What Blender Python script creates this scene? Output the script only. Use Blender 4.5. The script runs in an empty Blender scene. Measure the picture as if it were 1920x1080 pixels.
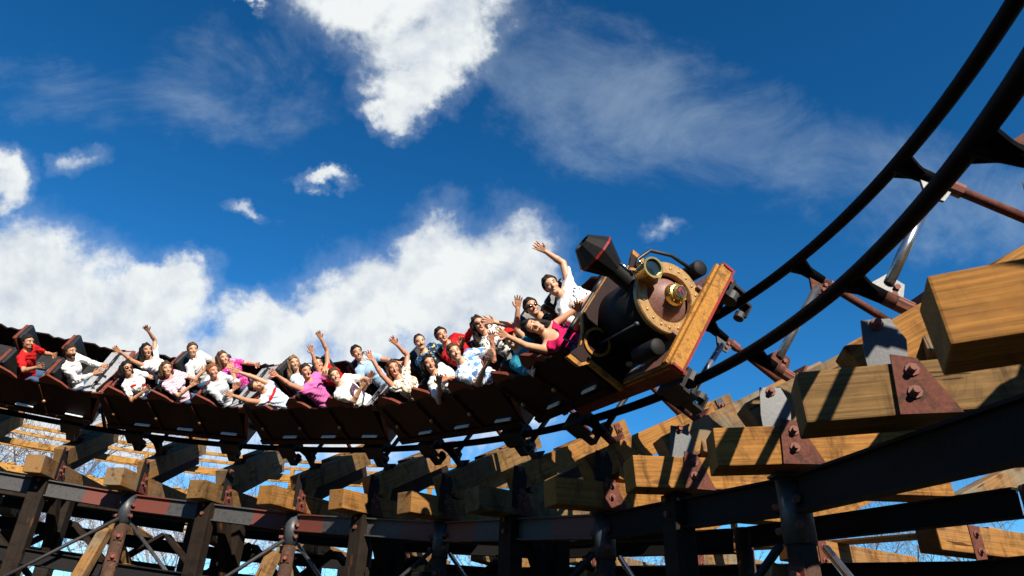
import bpy, bmesh, math, random
import numpy as np
from mathutils import Vector, Matrix
R_ = math.radians
random.seed(7); np.random.seed(7)
scene = bpy.context.scene
col = scene.collection
HC = 2.0                      # eye height of the photographer above the ground

# ------------------------------------------------------------------ camera and track geometry
TP = [1360.7681, 0.5088, 0.035, -8.2113, 3.1981, 10.3466, -0.0752, 1.5596, 3.712, 1.1187, -0.0778,
      0.9783, 0.0369, 1.0903, 0.4296, 0.1023, -0.8413, -0.73]
(FPX, PITCH, ROLL, CX, CY, RAD0, T0, DST, Z0, Z1, Z2, B0, B1, GAUGE, LEG_IN, B2, RR1, RR2) = TP
CF = np.array([0, math.cos(PITCH), math.sin(PITCH)]); _U = np.array([0, -math.sin(PITCH), math.cos(PITCH)])
_R = np.array([1., 0, 0])
CR = _R * math.cos(ROLL) + _U * math.sin(ROLL); CU = -_R * math.sin(ROLL) + _U * math.cos(ROLL)
CAM = np.array([0, 0, HC]); ZV = np.array([0, 0, 1.])

def _track(th):
    u = th - 1.2; Rr = RAD0 + RR1 * u + RR2 * u * u; Rp = RR1 + 2 * RR2 * u
    b = B0 + B1 * u + B2 * u * u
    rad = np.stack([np.cos(th), np.sin(th), 0 * th], -1); tg = np.stack([-np.sin(th), np.cos(th), 0 * th], -1)
    t = tg * Rr[..., None] + rad * Rp[..., None]; t /= np.linalg.norm(t, axis=-1, keepdims=True)
    out = np.stack([t[..., 1], -t[..., 0], 0 * th], -1)
    lat = out * np.cos(b)[..., None] + ZV * np.sin(b)[..., None]
    nrm = -out * np.sin(b)[..., None] + ZV * np.cos(b)[..., None]
    inn = np.array([CX, CY, HC]) + rad * Rr[..., None] + ZV * (Z0 + Z1 * u + Z2 * u * u)[..., None]
    return inn, lat, nrm, out
_TT = np.linspace(T0 - 1.0, T0 + 3.6, 2400); _I = _track(_TT)[0]
_S = np.r_[0, np.cumsum(np.linalg.norm(np.diff(_I, axis=0), axis=1))]; _S -= np.interp(T0, _TT, _S)

def frame(s):
    """point of the inner rail, across (inner to outer), normal, horizontal outward, tangent (towards larger s)"""
    th = np.interp(s, _S, _TT)
    i, l, n, o = [x[0] for x in _track(np.array([th]))]
    i2 = _track(np.array([th + 1e-3]))[0][0]; t = (i2 - i) / np.linalg.norm(i2 - i)
    return i, l, n, o, t
def st(k, a, b):
    """point near bent k: a metres outward, b metres up from the inner rail"""
    i, l, n, o, t = frame(k * DST)
    return i + o * a + ZV * b
def pix(X):
    d = np.asarray(X, float) - CAM; w = d @ CF
    return np.array([960 + FPX * (d @ CR) / w, 540 - FPX * (d @ CU) / w])
def ray(px, py):
    d = CF + CR * (px - 960) / FPX - CU * (py - 540) / FPX
    return d / np.linalg.norm(d)
def azel(px, py):
    d = ray(px, py); return math.atan2(d[0], d[1]), math.asin(d[2])

# ------------------------------------------------------------------ object helpers
def tag(o, label=None, cat=None, group=None, kind=None):
    if label: o['label'] = label
    if cat: o['category'] = cat
    if group: o['group'] = group
    if kind: o['kind'] = kind
    return o
def empty(name, M=None, label=None, cat=None, group=None):
    o = bpy.data.objects.new(name, None); col.objects.link(o); o.empty_display_size = .1
    if M is not None: o.matrix_world = M
    return tag(o, label, cat, group)
def mat4(X, Y, Z, T):
    return Matrix(((X[0], Y[0], Z[0], T[0]), (X[1], Y[1], Z[1], T[1]), (X[2], Y[2], Z[2], T[2]), (0, 0, 0, 1)))
def basis(A, B, up):
    A = np.asarray(A, float); B = np.asarray(B, float)
    X = B - A; L = np.linalg.norm(X); X = X / L; up = np.asarray(up, float)
    Y = np.cross(up, X); Y /= np.linalg.norm(Y); Z = np.cross(X, Y)
    return X, Y, Z, L
class MB:
    """collects shapes; build() links them as ONE mesh object"""
    def __init__(s): s.bm = bmesh.new(); s.mi = 0; s.smooth = False
    def _fin(s, fs, smooth=False):
        for f in fs: f.material_index = s.mi; f.smooth = smooth
    def box(s, c, d, M=None, bevel=0.0):
        bm = s.bm; x, y, z = [v / 2 for v in d]
        T = Matrix.Translation(Vector(c)) @ (M.to_4x4() if M else Matrix())
        vs = [bm.verts.new(T @ Vector(p)) for p in ((-x, -y, -z), (x, -y, -z), (x, y, -z), (-x, y, -z), (-x, -y, z), (x, -y, z), (x, y, z), (-x, y, z))]
        fs = [bm.faces.new([vs[i] for i in q]) for q in ((3, 2, 1, 0), (4, 5, 6, 7), (0, 1, 5, 4), (1, 2, 6, 5), (2, 3, 7, 6), (3, 0, 4, 7))]
        if bevel:
            es = list({e for f in fs for e in f.edges})
            r = bmesh.ops.bevel(bm, geom=es, offset=bevel, segments=1, affect='EDGES', profile=.5)
            fs = list({f for v in vs if v.is_valid for f in v.link_faces} | set(r['faces']) | {f for f in fs if f.is_valid})
        s._fin([f for f in fs if f.is_valid]); return s
    def obox(s, A, B, w, h, up=(0, 0, 1), bevel=0.0):
        X, Y, Z, L = basis(A, B, up)
        M = Matrix((X, Y, Z)).transposed()
        return s.box((np.asarray(A, float) + np.asarray(B, float)) / 2, (L, w, h), M, bevel)
    def tube(s, pts, r, n=8, caps=True):
        pts = [Vector(p) for p in pts]; rs = r if hasattr(r, '__len__') else [r] * len(pts)
        bm = s.bm; rings = []; nv = None
        for i, p in enumerate(pts):
            t = (pts[min(i + 1, len(pts) - 1)] - pts[max(i - 1, 0)]).normalized()
            if nv is None: nv = t.orthogonal().normalized()
            nv = (nv - t * nv.dot(t)).normalized(); b = t.cross(nv)
            rings.append([bm.verts.new(p + (nv * math.cos(2 * math.pi * j / n) + b * math.sin(2 * math.pi * j / n)) * rs[i]) for j in range(n)])
        fs = []
        for a, b in zip(rings, rings[1:]):
            for j in range(n): fs.append(bm.faces.new((a[j], a[(j + 1) % n], b[(j + 1) % n], b[j])))
        s._fin(fs, True)
        if caps: s._fin([bm.faces.new(rings[0][::-1]), bm.faces.new(rings[-1])])
        return s
    def lathe(s, prof, A, axis, n=24, smooth=True, sharp=()):
        """profile of (along, radius) turned about the axis through A"""
        ax = Vector(axis).normalized(); u = ax.orthogonal().normalized(); v = ax.cross(u); A = Vector(A); bm = s.bm; rings = []
        for h, r in prof:
            if r < 1e-5: rings.append([bm.verts.new(A + ax * h)])
            else: rings.append([bm.verts.new(A + ax * h + (u * math.cos(2 * math.pi * j / n) + v * math.sin(2 * math.pi * j / n)) * r) for j in range(n)])
        fs = []
        for a, b in zip(rings, rings[1:]):
            for j in range(n):
                k = (j + 1) % n
                if len(a) == 1 and len(b) == 1: continue
                if len(a) == 1: fs.append(bm.faces.new((a[0], b[k], b[j])))
                elif len(b) == 1: fs.append(bm.faces.new((a[j], a[k], b[0])))
                else: fs.append(bm.faces.new((a[j], a[k], b[k], b[j])))
        s._fin(fs, smooth); return s
    def prism(s, poly, T0_, axis):
        """polygon of 3D points pushed along axis"""
        bm = s.bm; off = Vector(axis)
        a = [bm.verts.new(Vector(p) + Vector(T0_)) for p in poly]; b = [bm.verts.new(v.co + off) for v in a]; n = len(a)
        fs = [bm.faces.new(a[::-1]), bm.faces.new(b)] + [bm.faces.new((a[i], a[(i + 1) % n], b[(i + 1) % n], b[i])) for i in range(n)]
        s._fin(fs); return s
    def ball(s, c, r, n=10, sc=(1, 1, 1)):
        prof = [(-r * math.cos(math.pi * i / n), r * math.sin(math.pi * i / n)) for i in range(n + 1)]
        k = len(s.bm.verts); s.bm.verts.ensure_lookup_table()
        s.lathe(prof, (0, 0, 0), (0, 0, 1), 2 * n); s.bm.verts.ensure_lookup_table()
        for v in s.bm.verts[k:]: v.co = Vector(c) + Vector((v.co.x * sc[0], v.co.y * sc[1], v.co.z * sc[2]))
        return s
    def build(s, name, mats, parent=None, M=None):
        bmesh.ops.recalc_face_normals(s.bm, faces=s.bm.faces[:])
        me = bpy.data.meshes.new(name); s.bm.to_mesh(me); s.bm.free()
        for m in (mats if isinstance(mats, (list, tuple)) else [mats]): me.materials.append(m)
        o = bpy.data.objects.new(name, me); col.objects.link(o)
        if parent is not None: o.parent = parent
        if M is not None: o.matrix_world = M
        return o
def dupe(o, parent=None):
    c = o.copy(); col.objects.link(c)
    if parent is not None: c.parent = parent
    for ch in list(o.children): dupe(ch, c)
    return c

# ------------------------------------------------------------------ materials
def new_mat(name):
    m = bpy.data.materials.new(name); m.use_nodes = True; nt = m.node_tree
    return m, nt, nt.nodes['Principled BSDF'], nt.nodes.new, nt.links.new
def ramp(nt, stops, interp='LINEAR'):
    r = nt.nodes.new('ShaderNodeValToRGB'); cr = r.color_ramp; cr.interpolation = interp
    while len(cr.elements) < len(stops): cr.elements.new(.5)
    for e, (p, c) in zip(cr.elements, stops): e.position = p; e.color = (*c, 1)
    return r
def noise(nt, sc, det=4, rough=.55, vec=None, dist=0):
    n = nt.nodes.new('ShaderNodeTexNoise'); n.inputs['Scale'].default_value = sc; n.inputs['Detail'].default_value = det
    n.inputs['Roughness'].default_value = rough; n.inputs['Distortion'].default_value = dist
    if vec is not None: nt.links.new(vec, n.inputs['Vector'])
    return n
def objvec(nt, scale=(1, 1, 1), rnd=True):
    t = nt.nodes.new('ShaderNodeTexCoord'); m = nt.nodes.new('ShaderNodeMapping'); m.inputs['Scale'].default_value = scale
    nt.links.new(t.outputs['Object'], m.inputs['Vector'])
    if rnd:
        oi = nt.nodes.new('ShaderNodeObjectInfo'); v = nt.nodes.new('ShaderNodeVectorMath'); v.operation = 'SCALE'
        v.inputs[0].default_value = (37.1, .11, .17); nt.links.new(oi.outputs['Random'], v.inputs['Scale']); nt.links.new(v.outputs[0], m.inputs['Location'])
    return m.outputs['Vector']
def mixc(nt, fac, a, b, mode='MIX'):
    m = nt.nodes.new('ShaderNodeMix'); m.data_type = 'RGBA'; m.blend_type = mode
    for sock, val in ((m.inputs['Factor'], fac), (m.inputs['A'], a), (m.inputs['B'], b)):
        if isinstance(val, (int, float)): sock.default_value = val
        elif isinstance(val, tuple): sock.default_value = (*val, 1)
        else: nt.links.new(val, sock)
    return m.outputs['Result']
for _x in (0,):
    pass
def _sock(node, name, i):
    return [s for s in node.inputs if s.name == name][i]
def mixc(nt, fac, a, b, mode='MIX'):
    m = nt.nodes.new('ShaderNodeMix'); m.data_type = 'RGBA'; m.blend_type = mode
    for sock, val in ((m.inputs[0], fac), (m.inputs[6], a), (m.inputs[7], b)):
        if isinstance(val, (int, float)): sock.default_value = val
        elif isinstance(val, tuple): sock.default_value = (*val, 1)
        else: nt.links.new(val, sock)
    return m.outputs[2]
def bump(nt, bsdf, h, strength=.3, dist=.01):
    b = nt.nodes.new('ShaderNodeBump'); b.inputs['Strength'].default_value = strength; b.inputs['Distance'].default_value = dist
    nt.links.new(h, b.inputs['Height']); nt.links.new(b.outputs[0], bsdf.inputs['Normal'])
def wood(name, light, dark, weather=.35, grey=(.16, .125, .08)):
    m, nt, B, N, L = new_mat(name)
    v = objvec(nt, (1, 1, 1))
    # growth rings about the length axis: straight grain along the sides, rings on the cut ends
    w = N('ShaderNodeTexWave'); w.wave_type = 'RINGS'; w.rings_direction = 'X'; w.inputs['Scale'].default_value = 16; w.inputs['Distortion'].default_value = 3.5
    w.inputs['Detail'].default_value = 2; w.inputs['Detail Scale'].default_value = .8; L(v, w.inputs['Vector'])
    mp = N('ShaderNodeMapping'); mp.inputs['Scale'].default_value = (1.6, 60, 60); L(v, mp.inputs['Vector'])
    g = noise(nt, 1, 5, .65, mp.outputs[0]); big = noise(nt, 2.2, 4, .6, v); 
    c1 = mixc(nt, w.outputs['Fac'], light, dark)
    gr = ramp(nt, [(.28, (.30, .27, .25)), (.45, (.8, .78, .76)), (.66, (1.2, 1.16, 1.12))]); L(g.outputs['Fac'], gr.inputs[0])
    c2 = mixc(nt, .85, c1, gr.outputs[0], 'MULTIPLY')
    wr = ramp(nt, [(.42, (0, 0, 0)), (.68, (1, 1, 1))]); L(big.outputs['Fac'], wr.inputs[0])
    oi = N('ShaderNodeObjectInfo'); mm = N('ShaderNodeMath'); mm.operation = 'POWER'; mm.inputs[1].default_value = 2.0; L(oi.outputs['Random'], mm.inputs[0])
    ad = N('ShaderNodeMath'); ad.operation = 'MULTIPLY_ADD'; ad.inputs[1].default_value = weather * 1.6; ad.inputs[2].default_value = .05; ad.use_clamp = True; L(mm.outputs[0], ad.inputs[0])
    m2 = N('ShaderNodeMath'); m2.operation = 'MULTIPLY'; L(ad.outputs[0], m2.inputs[0])
    s2 = N('ShaderNodeMath'); s2.operation = 'ADD'; s2.inputs[1].default_value = .35; L(wr.outputs[0], s2.inputs[0]); L(s2.outputs[0], m2.inputs[1]); m2.use_clamp = True
    c3 = mixc(nt, m2.outputs[0], c2, mixc(nt, g.outputs['Fac'], (grey[0] * .5, grey[1] * .5, grey[2] * .5), (grey[0] * 1.5, grey[1] * 1.5, grey[2] * 1.5)))
    # knots
    vo = N('ShaderNodeTexVoronoi'); vo.inputs['Scale'].default_value = 1; mk = N('ShaderNodeMapping'); mk.inputs['Scale'].default_value = (1.6, 4.5, 4.5); L(v, mk.inputs['Vector']); L(mk.outputs[0], vo.inputs['Vector'])
    kr = ramp(nt, [(.0, (1, 1, 1)), (.1, (.75, .75, .75)), (.17, (0, 0, 0))]); L(vo.outputs['Distance'], kr.inputs[0])
    c4 = mixc(nt, kr.outputs[0], c3, (.10, .038, .012))
    # drying cracks
    cr = ramp(nt, [(.0, (.10, .08, .06)), (.305, (.2, .16, .12)), (.335, (1, 1, 1))]); mc = N('ShaderNodeMapping'); mc.inputs['Scale'].default_value = (1.1, 23, 23); L(v, mc.inputs['Vector'])
    cn = noise(nt, 1, 3, .5, mc.outputs[0], .4); L(cn.outputs['Fac'], cr.inputs[0])
    c5 = mixc(nt, 1.0, c4, cr.outputs[0], 'MULTIPLY')
    # grime and water stains running over the faces
    ms = N('ShaderNodeMapping'); ms.inputs['Scale'].default_value = (3.2, 1.4, 1.4); L(v, ms.inputs['Vector']); sn = noise(nt, 1.5, 7, .68, ms.outputs[0], .8)
    sr = ramp(nt, [(.36, (.34, .29, .25)), (.50, (.95, .95, .95)), (.70, (1.08, 1.05, 1.0))]); L(sn.outputs['Fac'], sr.inputs[0]); c5 = mixc(nt, .9, c5, sr.outputs[0], 'MULTIPLY')
    L(c5, B.inputs['Base Color']); B.inputs['Roughness'].default_value = .8; B.inputs['Specular IOR Level'].default_value = .2
    bump(nt, B, g.outputs['Fac'], .35, .006)
    return m
def plain(name, c, rough=.6, metal=0., var=.25, sc=6, bmp=0., spec=.5):
    m, nt, B, N, L = new_mat(name); v = objvec(nt)
    n = noise(nt, sc, 5, .6, v); lo = tuple(x * (1 - var) for x in c); hi = tuple(min(1, x * (1 + var)) for x in c)
    r = ramp(nt, [(.3, lo), (.7, hi)]); L(n.outputs['Fac'], r.inputs[0]); L(r.outputs[0], B.inputs['Base Color'])
    rr = N('ShaderNodeMapRange'); rr.inputs['To Min'].default_value = max(.04, rough - .1); rr.inputs['To Max'].default_value = min(1, rough + .12); L(n.outputs['Fac'], rr.inputs[0]); L(rr.outputs[0], B.inputs['Roughness'])
    B.inputs['Metallic'].default_value = metal; B.inputs['Specular IOR Level'].default_value = spec
    if bmp: bump(nt, B, n.outputs['Fac'], bmp, .01)
    return m
def worn(name, base, under, amount=.5, rough=.55, sc=5, metal=0.):
    m, nt, B, N, L = new_mat(name); B.inputs['Specular IOR Level'].default_value = .5 if rough < .5 else .2; v = objvec(nt); n = noise(nt, sc, 8, .7, v); n2 = noise(nt, sc * 5, 4, .6, v)
    r = ramp(nt, [(amount, (0, 0, 0)), (amount + .09, (1, 1, 1))]); L(n.outputs['Fac'], r.inputs[0])
    r2 = ramp(nt, [(.3, (.7, .7, .7)), (.7, (1.25, 1.25, 1.25))]); L(n2.outputs['Fac'], r2.inputs[0])
    c = mixc(nt, r.outputs[0], base, under); c = mixc(nt, 1.0, c, r2.outputs[0], 'MULTIPLY')
    L(c, B.inputs['Base Color']); B.inputs['Roughness'].default_value = rough; B.inputs['Metallic'].default_value = metal
    bump(nt, B, n2.outputs['Fac'], .15, .005); return m
def primer_steel(name):
    """grey beam whose two ends keep a patch of red primer"""
    m, nt, B, N, L = new_mat(name); t = N('ShaderNodeTexCoord'); sx = N('ShaderNodeSeparateXYZ'); L(t.outputs['Generated'], sx.inputs[0])
    v = objvec(nt); n = noise(nt, 4, 6, .65, v); n2 = noise(nt, 17, 4, .6, v)
    d = N('ShaderNodeMath'); d.operation = 'SUBTRACT'; d.inputs[1].default_value = .5; L(sx.outputs[0], d.inputs[0])
    a = N('ShaderNodeMath'); a.operation = 'ABSOLUTE'; L(d.outputs[0], a.inputs[0])
    k = N('ShaderNodeMath'); k.operation = 'MULTIPLY_ADD'; k.inputs[1].default_value = .22; L(n.outputs['Fac'], k.inputs[0]); L(a.outputs[0], k.inputs[2])
    r = ramp(nt, [(.375, (0, 0, 0)), (.395, (1, 1, 1))]); L(k.outputs[0], r.inputs[0])
    g = ramp(nt, [(.3, (.022, .022, .023)), (.52, (.052, .052, .053)), (.72, (.04, .026, .018))]); L(n2.outputs['Fac'], g.inputs[0])
    c = mixc(nt, r.outputs[0], g.outputs[0], (.12, .029, .018)); L(c, B.inputs['Base Color']); B.inputs['Roughness'].default_value = .6
    return m
M = {}
M['timber'] = wood('timber_wood', (.31, .142, .028), (.24, .105, .020), .62)
M['timber_grey'] = wood('weathered_wood', (.19, .108, .036), (.15, .084, .027), 1.0)
M['plank'] = wood('plank_wood', (.46, .25, .065), (.34, .17, .04), .15)
M['pole'] = worn('pole_wood', (.05, .027, .018), (.085, .043, .025), .5, .8, 6)
M['rail'] = plain('rail_paint', (.0025, .0022, .0028), .6, 0, .3, 9, 0, .04)
M['black'] = plain('black_paint', (.012, .012, .013), .45, 0, .3, 12)
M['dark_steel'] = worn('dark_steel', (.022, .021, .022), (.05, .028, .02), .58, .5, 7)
M['grey_steel'] = worn('grey_steel', (.040, .045, .053), (.09, .034, .02), .6, .45, 8)
M['beam_steel'] = primer_steel('beam_steel')
M['shade_steel'] = worn('painted_shade_steel', (.010, .0095, .010), (.03, .011, .007), .6, .85, 7)  # shaded copy of the steel: its near-black colour stands for shade
M['shade_timber'] = wood('shade_timber', (.020, .012, .007), (.013, .008, .005), .3, (.02, .015, .011))  # near-black copy of the timber, with the shade put into its colour
M['rust'] = worn('rust_steel', (.105, .032, .020), (.05, .018, .012), .5, .75, 9)
M['bolt'] = plain('bolt_rust', (.15, .045, .028), .7, 0, .3, 30)
M['galv'] = plain('galvanised_tube', (.42, .42, .42), .25, .9, .2, 8)
# ------------------------------------------------------------------ where each bent stands, in words
WHERE = {-2: 'above the camera, beyond the right edge', -1: 'beyond the right edge, almost overhead', 0: 'nearest the camera at the right edge', 1: 'just left of the biggest timber',
         2: 'beside the grey capped pole at lower right', 3: 'under the front corner of the locomotive', 4: 'under the dark side of the locomotive',
         5: 'under the rider in magenta', 6: 'under the blue and white shirt', 7: 'under the screaming rider with raised arms',
         8: 'under the rider in pink', 9: 'under the rider in grey white', 10: 'under the rider with red sash',
         11: 'under the rider in white sweater', 12: 'under the rider in red at far left', 13: 'at the far left edge', 14: 'beyond the left edge'}
KS = list(range(0, 14))

# ------------------------------------------------------------------ the steel track
tr = empty('coaster_track', Matrix.Translation(Vector(st(4, 0, 0))), 'black tubular steel track banked steeply and curling overhead on the right', 'track')
def tpart(mb, name, m): 
    o = mb.build(name, m); o.parent = tr; o.matrix_parent_inverse = tr.matrix_world.inverted(); return o
def tr_fix():
    pass
ss = np.arange(-3.6, 23, .16)
for v in (0, GAUGE):
    mb = MB(); mb.tube([frame(s)[0] + frame(s)[1] * v for s in ss], .048, 14)
    tpart(mb, 'rail', M['rail'])
SIN = .15    # drop of the gusset below the rail
for k in range(-2, 15):
    i, l, n, o, t = frame(k * DST)
    q = i + l * GAUGE
    leg = MB()
    leg.tube([i, i - n * LEG_IN * .6], [.06, .045], 10); leg.prism([i + t * .16, i - t * .16, i - n * .12 - t * .08, i - n * .2 - t * .04, i - n * .2 + t * .04, i - n * .12 + t * .08], -l * .012, l * .024)
    tpart(leg, 'inner_leg', M['rail'])
    foot = MB(); fb = i - n * LEG_IN
    foot.tube([i - n * LEG_IN * .55, fb - n * .03], .048, 10); foot.box(fb, (.26, .2, .018), Matrix((l, t, n)).transposed())
    tpart(foot, 'foot', M['rust'])
    lo = MB(); L2 = 1.0
    lo.tube([q, q - n * .3], [.06, .045], 10); lo.prism([q + t * .16, q - t * .16, q - n * .12 - t * .08, q - n * .2 - t * .04, q - n * .2 + t * .04, q - n * .12 + t * .08], -l * .012, l * .024)
    tpart(lo, 'outer_leg', M['rail'])
    rod = MB(); rod.tube([q - n * .27, q - n * 1.07], .036, 10); rod.box(q - n * 1.06, (.24, .2, .018), Matrix((l, t, n)).transposed())
    tpart(rod, 'foot_rod', M['rust'])
    # gussets and the tie tube between the two legs
    g1 = i - n * .22; g2 = q - n * .27
    for g, sgn in ((g1, 1), (g2, -1)):
        gm = MB(); gm.prism([g + n * .12, g - n * .13, g - n * .10 + l * .15 * sgn, g + n * .02 + l * .17 * sgn], -t * .012, t * .024)
        tpart(gm, 'gusset', M['grey_steel'] if k % 2 else M['rust'])
        bb = MB()
        for dx in (.04, .10):
            bb.lathe([(-.035, 0), (-.035, .02), (.035, .02), (.035, 0)], g + l * sgn * dx - n * .06, t, 6, False)
        bb.lathe([(-.05, 0), (-.05, .05), (.05, .05), (.05, 0)], g - n * .14, n, 8, False)
        tpart(bb, 'bolt', M['bolt'])
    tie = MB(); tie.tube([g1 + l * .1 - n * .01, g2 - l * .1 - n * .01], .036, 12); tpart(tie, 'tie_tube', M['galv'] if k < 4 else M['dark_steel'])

# ------------------------------------------------------------------ timber bents
def timber(name, A, B, w, h, m, label, cat, group, up=ZV, bevel=.012):
    X, Y, Z, L = basis(A, B, up)
    mb = MB(); mb.box((0, 0, 0), (L, w, h))
    for v in mb.bm.verts: v.co += Vector([random.uniform(-.007, .007) for _ in range(3)])
    bmesh.ops.bevel(mb.bm, geom=mb.bm.edges[:], offset=bevel, segments=2, affect='EDGES', profile=.6)
    o = mb.build(name, m, None, mat4(X, Y, Z, (np.asarray(A, float) + np.asarray(B, float)) / 2))
    return tag(o, label, cat, group)
def child(o, mb, name, m):
    c = mb.build(name, m); c.parent = o; c.matrix_parent_inverse = o.matrix_world.inverted(); return c
def child_local(o, mb, name, m): return mb.build(name, m, o)
def plate_with_bolts(o, c, ax, up, nrm, w, h, m, shape=None, bolts=((0, .3), (0, -.3))):
    mb = MB(); th = .014
    poly = shape or [(-w / 2, -h / 2), (w / 2, -h / 2), (w / 2, h / 2), (-w / 2, h / 2)]
    mb.prism([c + ax * x + up * y for x, y in poly], (0, 0, 0), nrm * th)
    p = child(o, mb, 'steel_plate', m)
    for bx, by in bolts:
        b = MB(); cc = c + ax * bx * w + up * by * h
        b.lathe([(th - .002, .0), (th - .002, .038), (th + .012, .038), (th + .012, .02), (th + .05, .02), (th + .05, 0)], cc, nrm, 8, False)
        bo = child(o, b, 'bolt', M['bolt'])
    return p
SL = math.radians(28)
LEDA = {0: -.36, 1: -.45, 2: -.44, 3: -.47, 4: -.56, 5: -.69, 6: -.71, 7: -.73, 8: -.77, 9: -.70, 10: -.9, 11: -.87}   # how far each ledger reaches inwards
LEDB = {0: .87, 1: .86, 2: .89, 3: .89, 4: .95, 5: .97, 6: .99}                        # and how far it lies below the inner rail
RISE = .05
def yaw(k): return R_({3: -9, 4: -5}.get(k, -13 if k < 3 else 0))   # the nearest bents stand askew to the curve
def turn(v, a): return np.array([v[0] * math.cos(a) - v[1] * math.sin(a), v[0] * math.sin(a) + v[1] * math.cos(a), v[2]])
def lb(k): return LEDB.get(k, .96 if k > 0 else .78)
def led_z(k, a): return -lb(k) + RISE * (a - LEDA.get(k, -.8 if k > 0 else -.36))
for k in KS:
    i, l, n, o0, t = frame(k * DST); o = turn(o0, yaw(k)); i0 = i
    a0_ = LEDA.get(k, -.8)
    def st(k_, a, b): return i0 + o0 * a0_ + o * (a - a0_) + ZV * b
    W = WHERE[k]; th = np.array([t[0], t[1], 0]); th = turn(th / np.linalg.norm(th), yaw(k))
    near = -th if True else th                 # the face towards the camera on the right
    rng = random.Random(k + 50)
    # horizontal ledger
    a0 = LEDA.get(k, -.8)
    A = st(k, a0, -lb(k)); B = st(k, 2.9, led_z(k, 2.9))
    grey = k in (1, 5, 9)
    led = timber('ledger_beam', A, B, .30, .30, M['timber_grey' if grey else 'timber'], f'{"weathered" if grey else "yellow"} horizontal timber {W}', 'timber beam', 'horizontal timbers under the track')
    # banked rafter A, its fellow B alongside and longer
    sd = o * math.cos(SL) + ZV * math.sin(SL); up = -o * math.sin(SL) + ZV * math.cos(SL)
    f = st(k, LEG_IN * math.sin(1.0), 0) * 0 + (i - n * (LEG_IN + .01))
    ca = f - up * .145
    g2 = k in (2, 6, 8, 11)
    ra = timber('banked_rafter', ca - sd * (.55 if k else .10), ca + sd * 1.62, .25, .31, M['timber_grey' if g2 else 'timber'], f'sloping {"grey" if g2 else "brown"} rail timber {W}', 'timber beam', 'sloping timbers under the rails', up)
    cb = ca + th * .27 + up * .03
    if k >= 3: timber('sub_rafter', ca - up * .36 + th * .27 - sd * .1, ca - up * .30 + th * .27 + sd * 1.9, .20, .26, M['shade_timber' if k % 3 else 'timber_grey'], f'lower sloping timber behind the rail timber {W}', 'timber beam', 'lower sloping timbers behind the rail timbers', up)
    g3 = k in (4, 6)
    rb = timber('splice_timber', cb + sd * .75, cb + sd * 2.28, .25, .27, M['timber_grey' if g3 else 'timber'], f'short splice timber behind the rafter {W}', 'timber beam', 'splice timbers at the high end of the rafters', up)
    plate_with_bolts(rb, cb + sd * 2.02 - th * .134 + up * -.01, sd, up, -th, .13, .26, M['rust'] if k % 2 else M['grey_steel'], bolts=((-.2, .12), (.2, .12)))
    # short post between ledger and rafter with its plates
    ap = a0 + (.50 if k <= 3 else .62)
    pb = st(k, ap + .06, led_z(k, ap) + .155) - th * .18; pt = ca + sd * ((ap + .06 - .43) / math.cos(SL)) - th * .18 + up * .02
    mid = (pb + pt) / 2
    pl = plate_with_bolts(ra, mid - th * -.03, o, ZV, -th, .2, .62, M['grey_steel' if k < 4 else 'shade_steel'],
                          [(-.15, -.32), (.02, -.32), (.08, .08), (.02, .22), (-.14, .22), (-.16, .0)], ((-.3, .3), (-.25, -.3)))
    pl = plate_with_bolts(led, st(k, ap, led_z(k, ap)) - th * .157, o, ZV, -th, .3, .36, M['rust'], [(-.02, -.15), (.29, -.15), (.13, .17), (.0, .20)], ((.26, -.08), (.3, .28)))
    blk = timber('blocking_post', st(k, ap + .36, led_z(k, ap + .36) + .16), ca + sd * ((ap + .36 - .43) / math.cos(SL)) - up * .10, .20, .24, M['timber_grey' if grey else 'timber'], f'upright wooden block {W}', 'timber block', 'blocks between ledgers and rafters', o)
    # outer prop
    top = ca + sd * 1.42 - up * .125
    if False: timber('outer_prop', st(k, 1.62, -.76), top, .2, .2, M['timber'], f'upright prop under the high end of the rafter, {W}', 'timber post', 'props under the rafters', o)

del st
def st(k, a, b):
    i, l, n, o, t = frame(k * DST)
    return i + o * a + ZV * b
# ------------------------------------------------------------------ steel beams, poles and braces
def channel(name, A, B, h, m, label, group, flange=.12, up=ZV, cat='steel beam'):
    X, Y, Z, L = basis(A, B, up); mb = MB(); tk = .02
    mb.box((0, 0, 0), (L, tk, h)); mb.box((0, 0, h / 2 - tk / 2 + .001), (L, flange, tk)); mb.box((0, 0, -h / 2 + tk / 2 - .001), (L, flange, tk))
    return tag(mb.build(name, m, None, mat4(X, Y, Z, (np.asarray(A, float) + np.asarray(B, float)) / 2)), label, cat, group)
ck = [-2, 0, 2, 4, 6, 8, 10, 12, 14]
CA, CO = .16, 2.35
AX = {2: .19, 4: .18, 6: .04, 8: .03, 10: -.25, 12: -.25, 14: -.2, 0: .34, -2: .19}
def inner_axis(k, b): return st(k, AX[k], b)
PW = {-2: 'out of view on the right', 0: 'below the biggest timber', 2: 'with bright grey cap at lower right', 4: 'below the locomotive', 6: 'below the screaming rider',
      8: 'below the rider in pink', 10: 'below the rider with red sash', 12: 'near the left edge', 14: 'beyond the left edge'}
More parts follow.
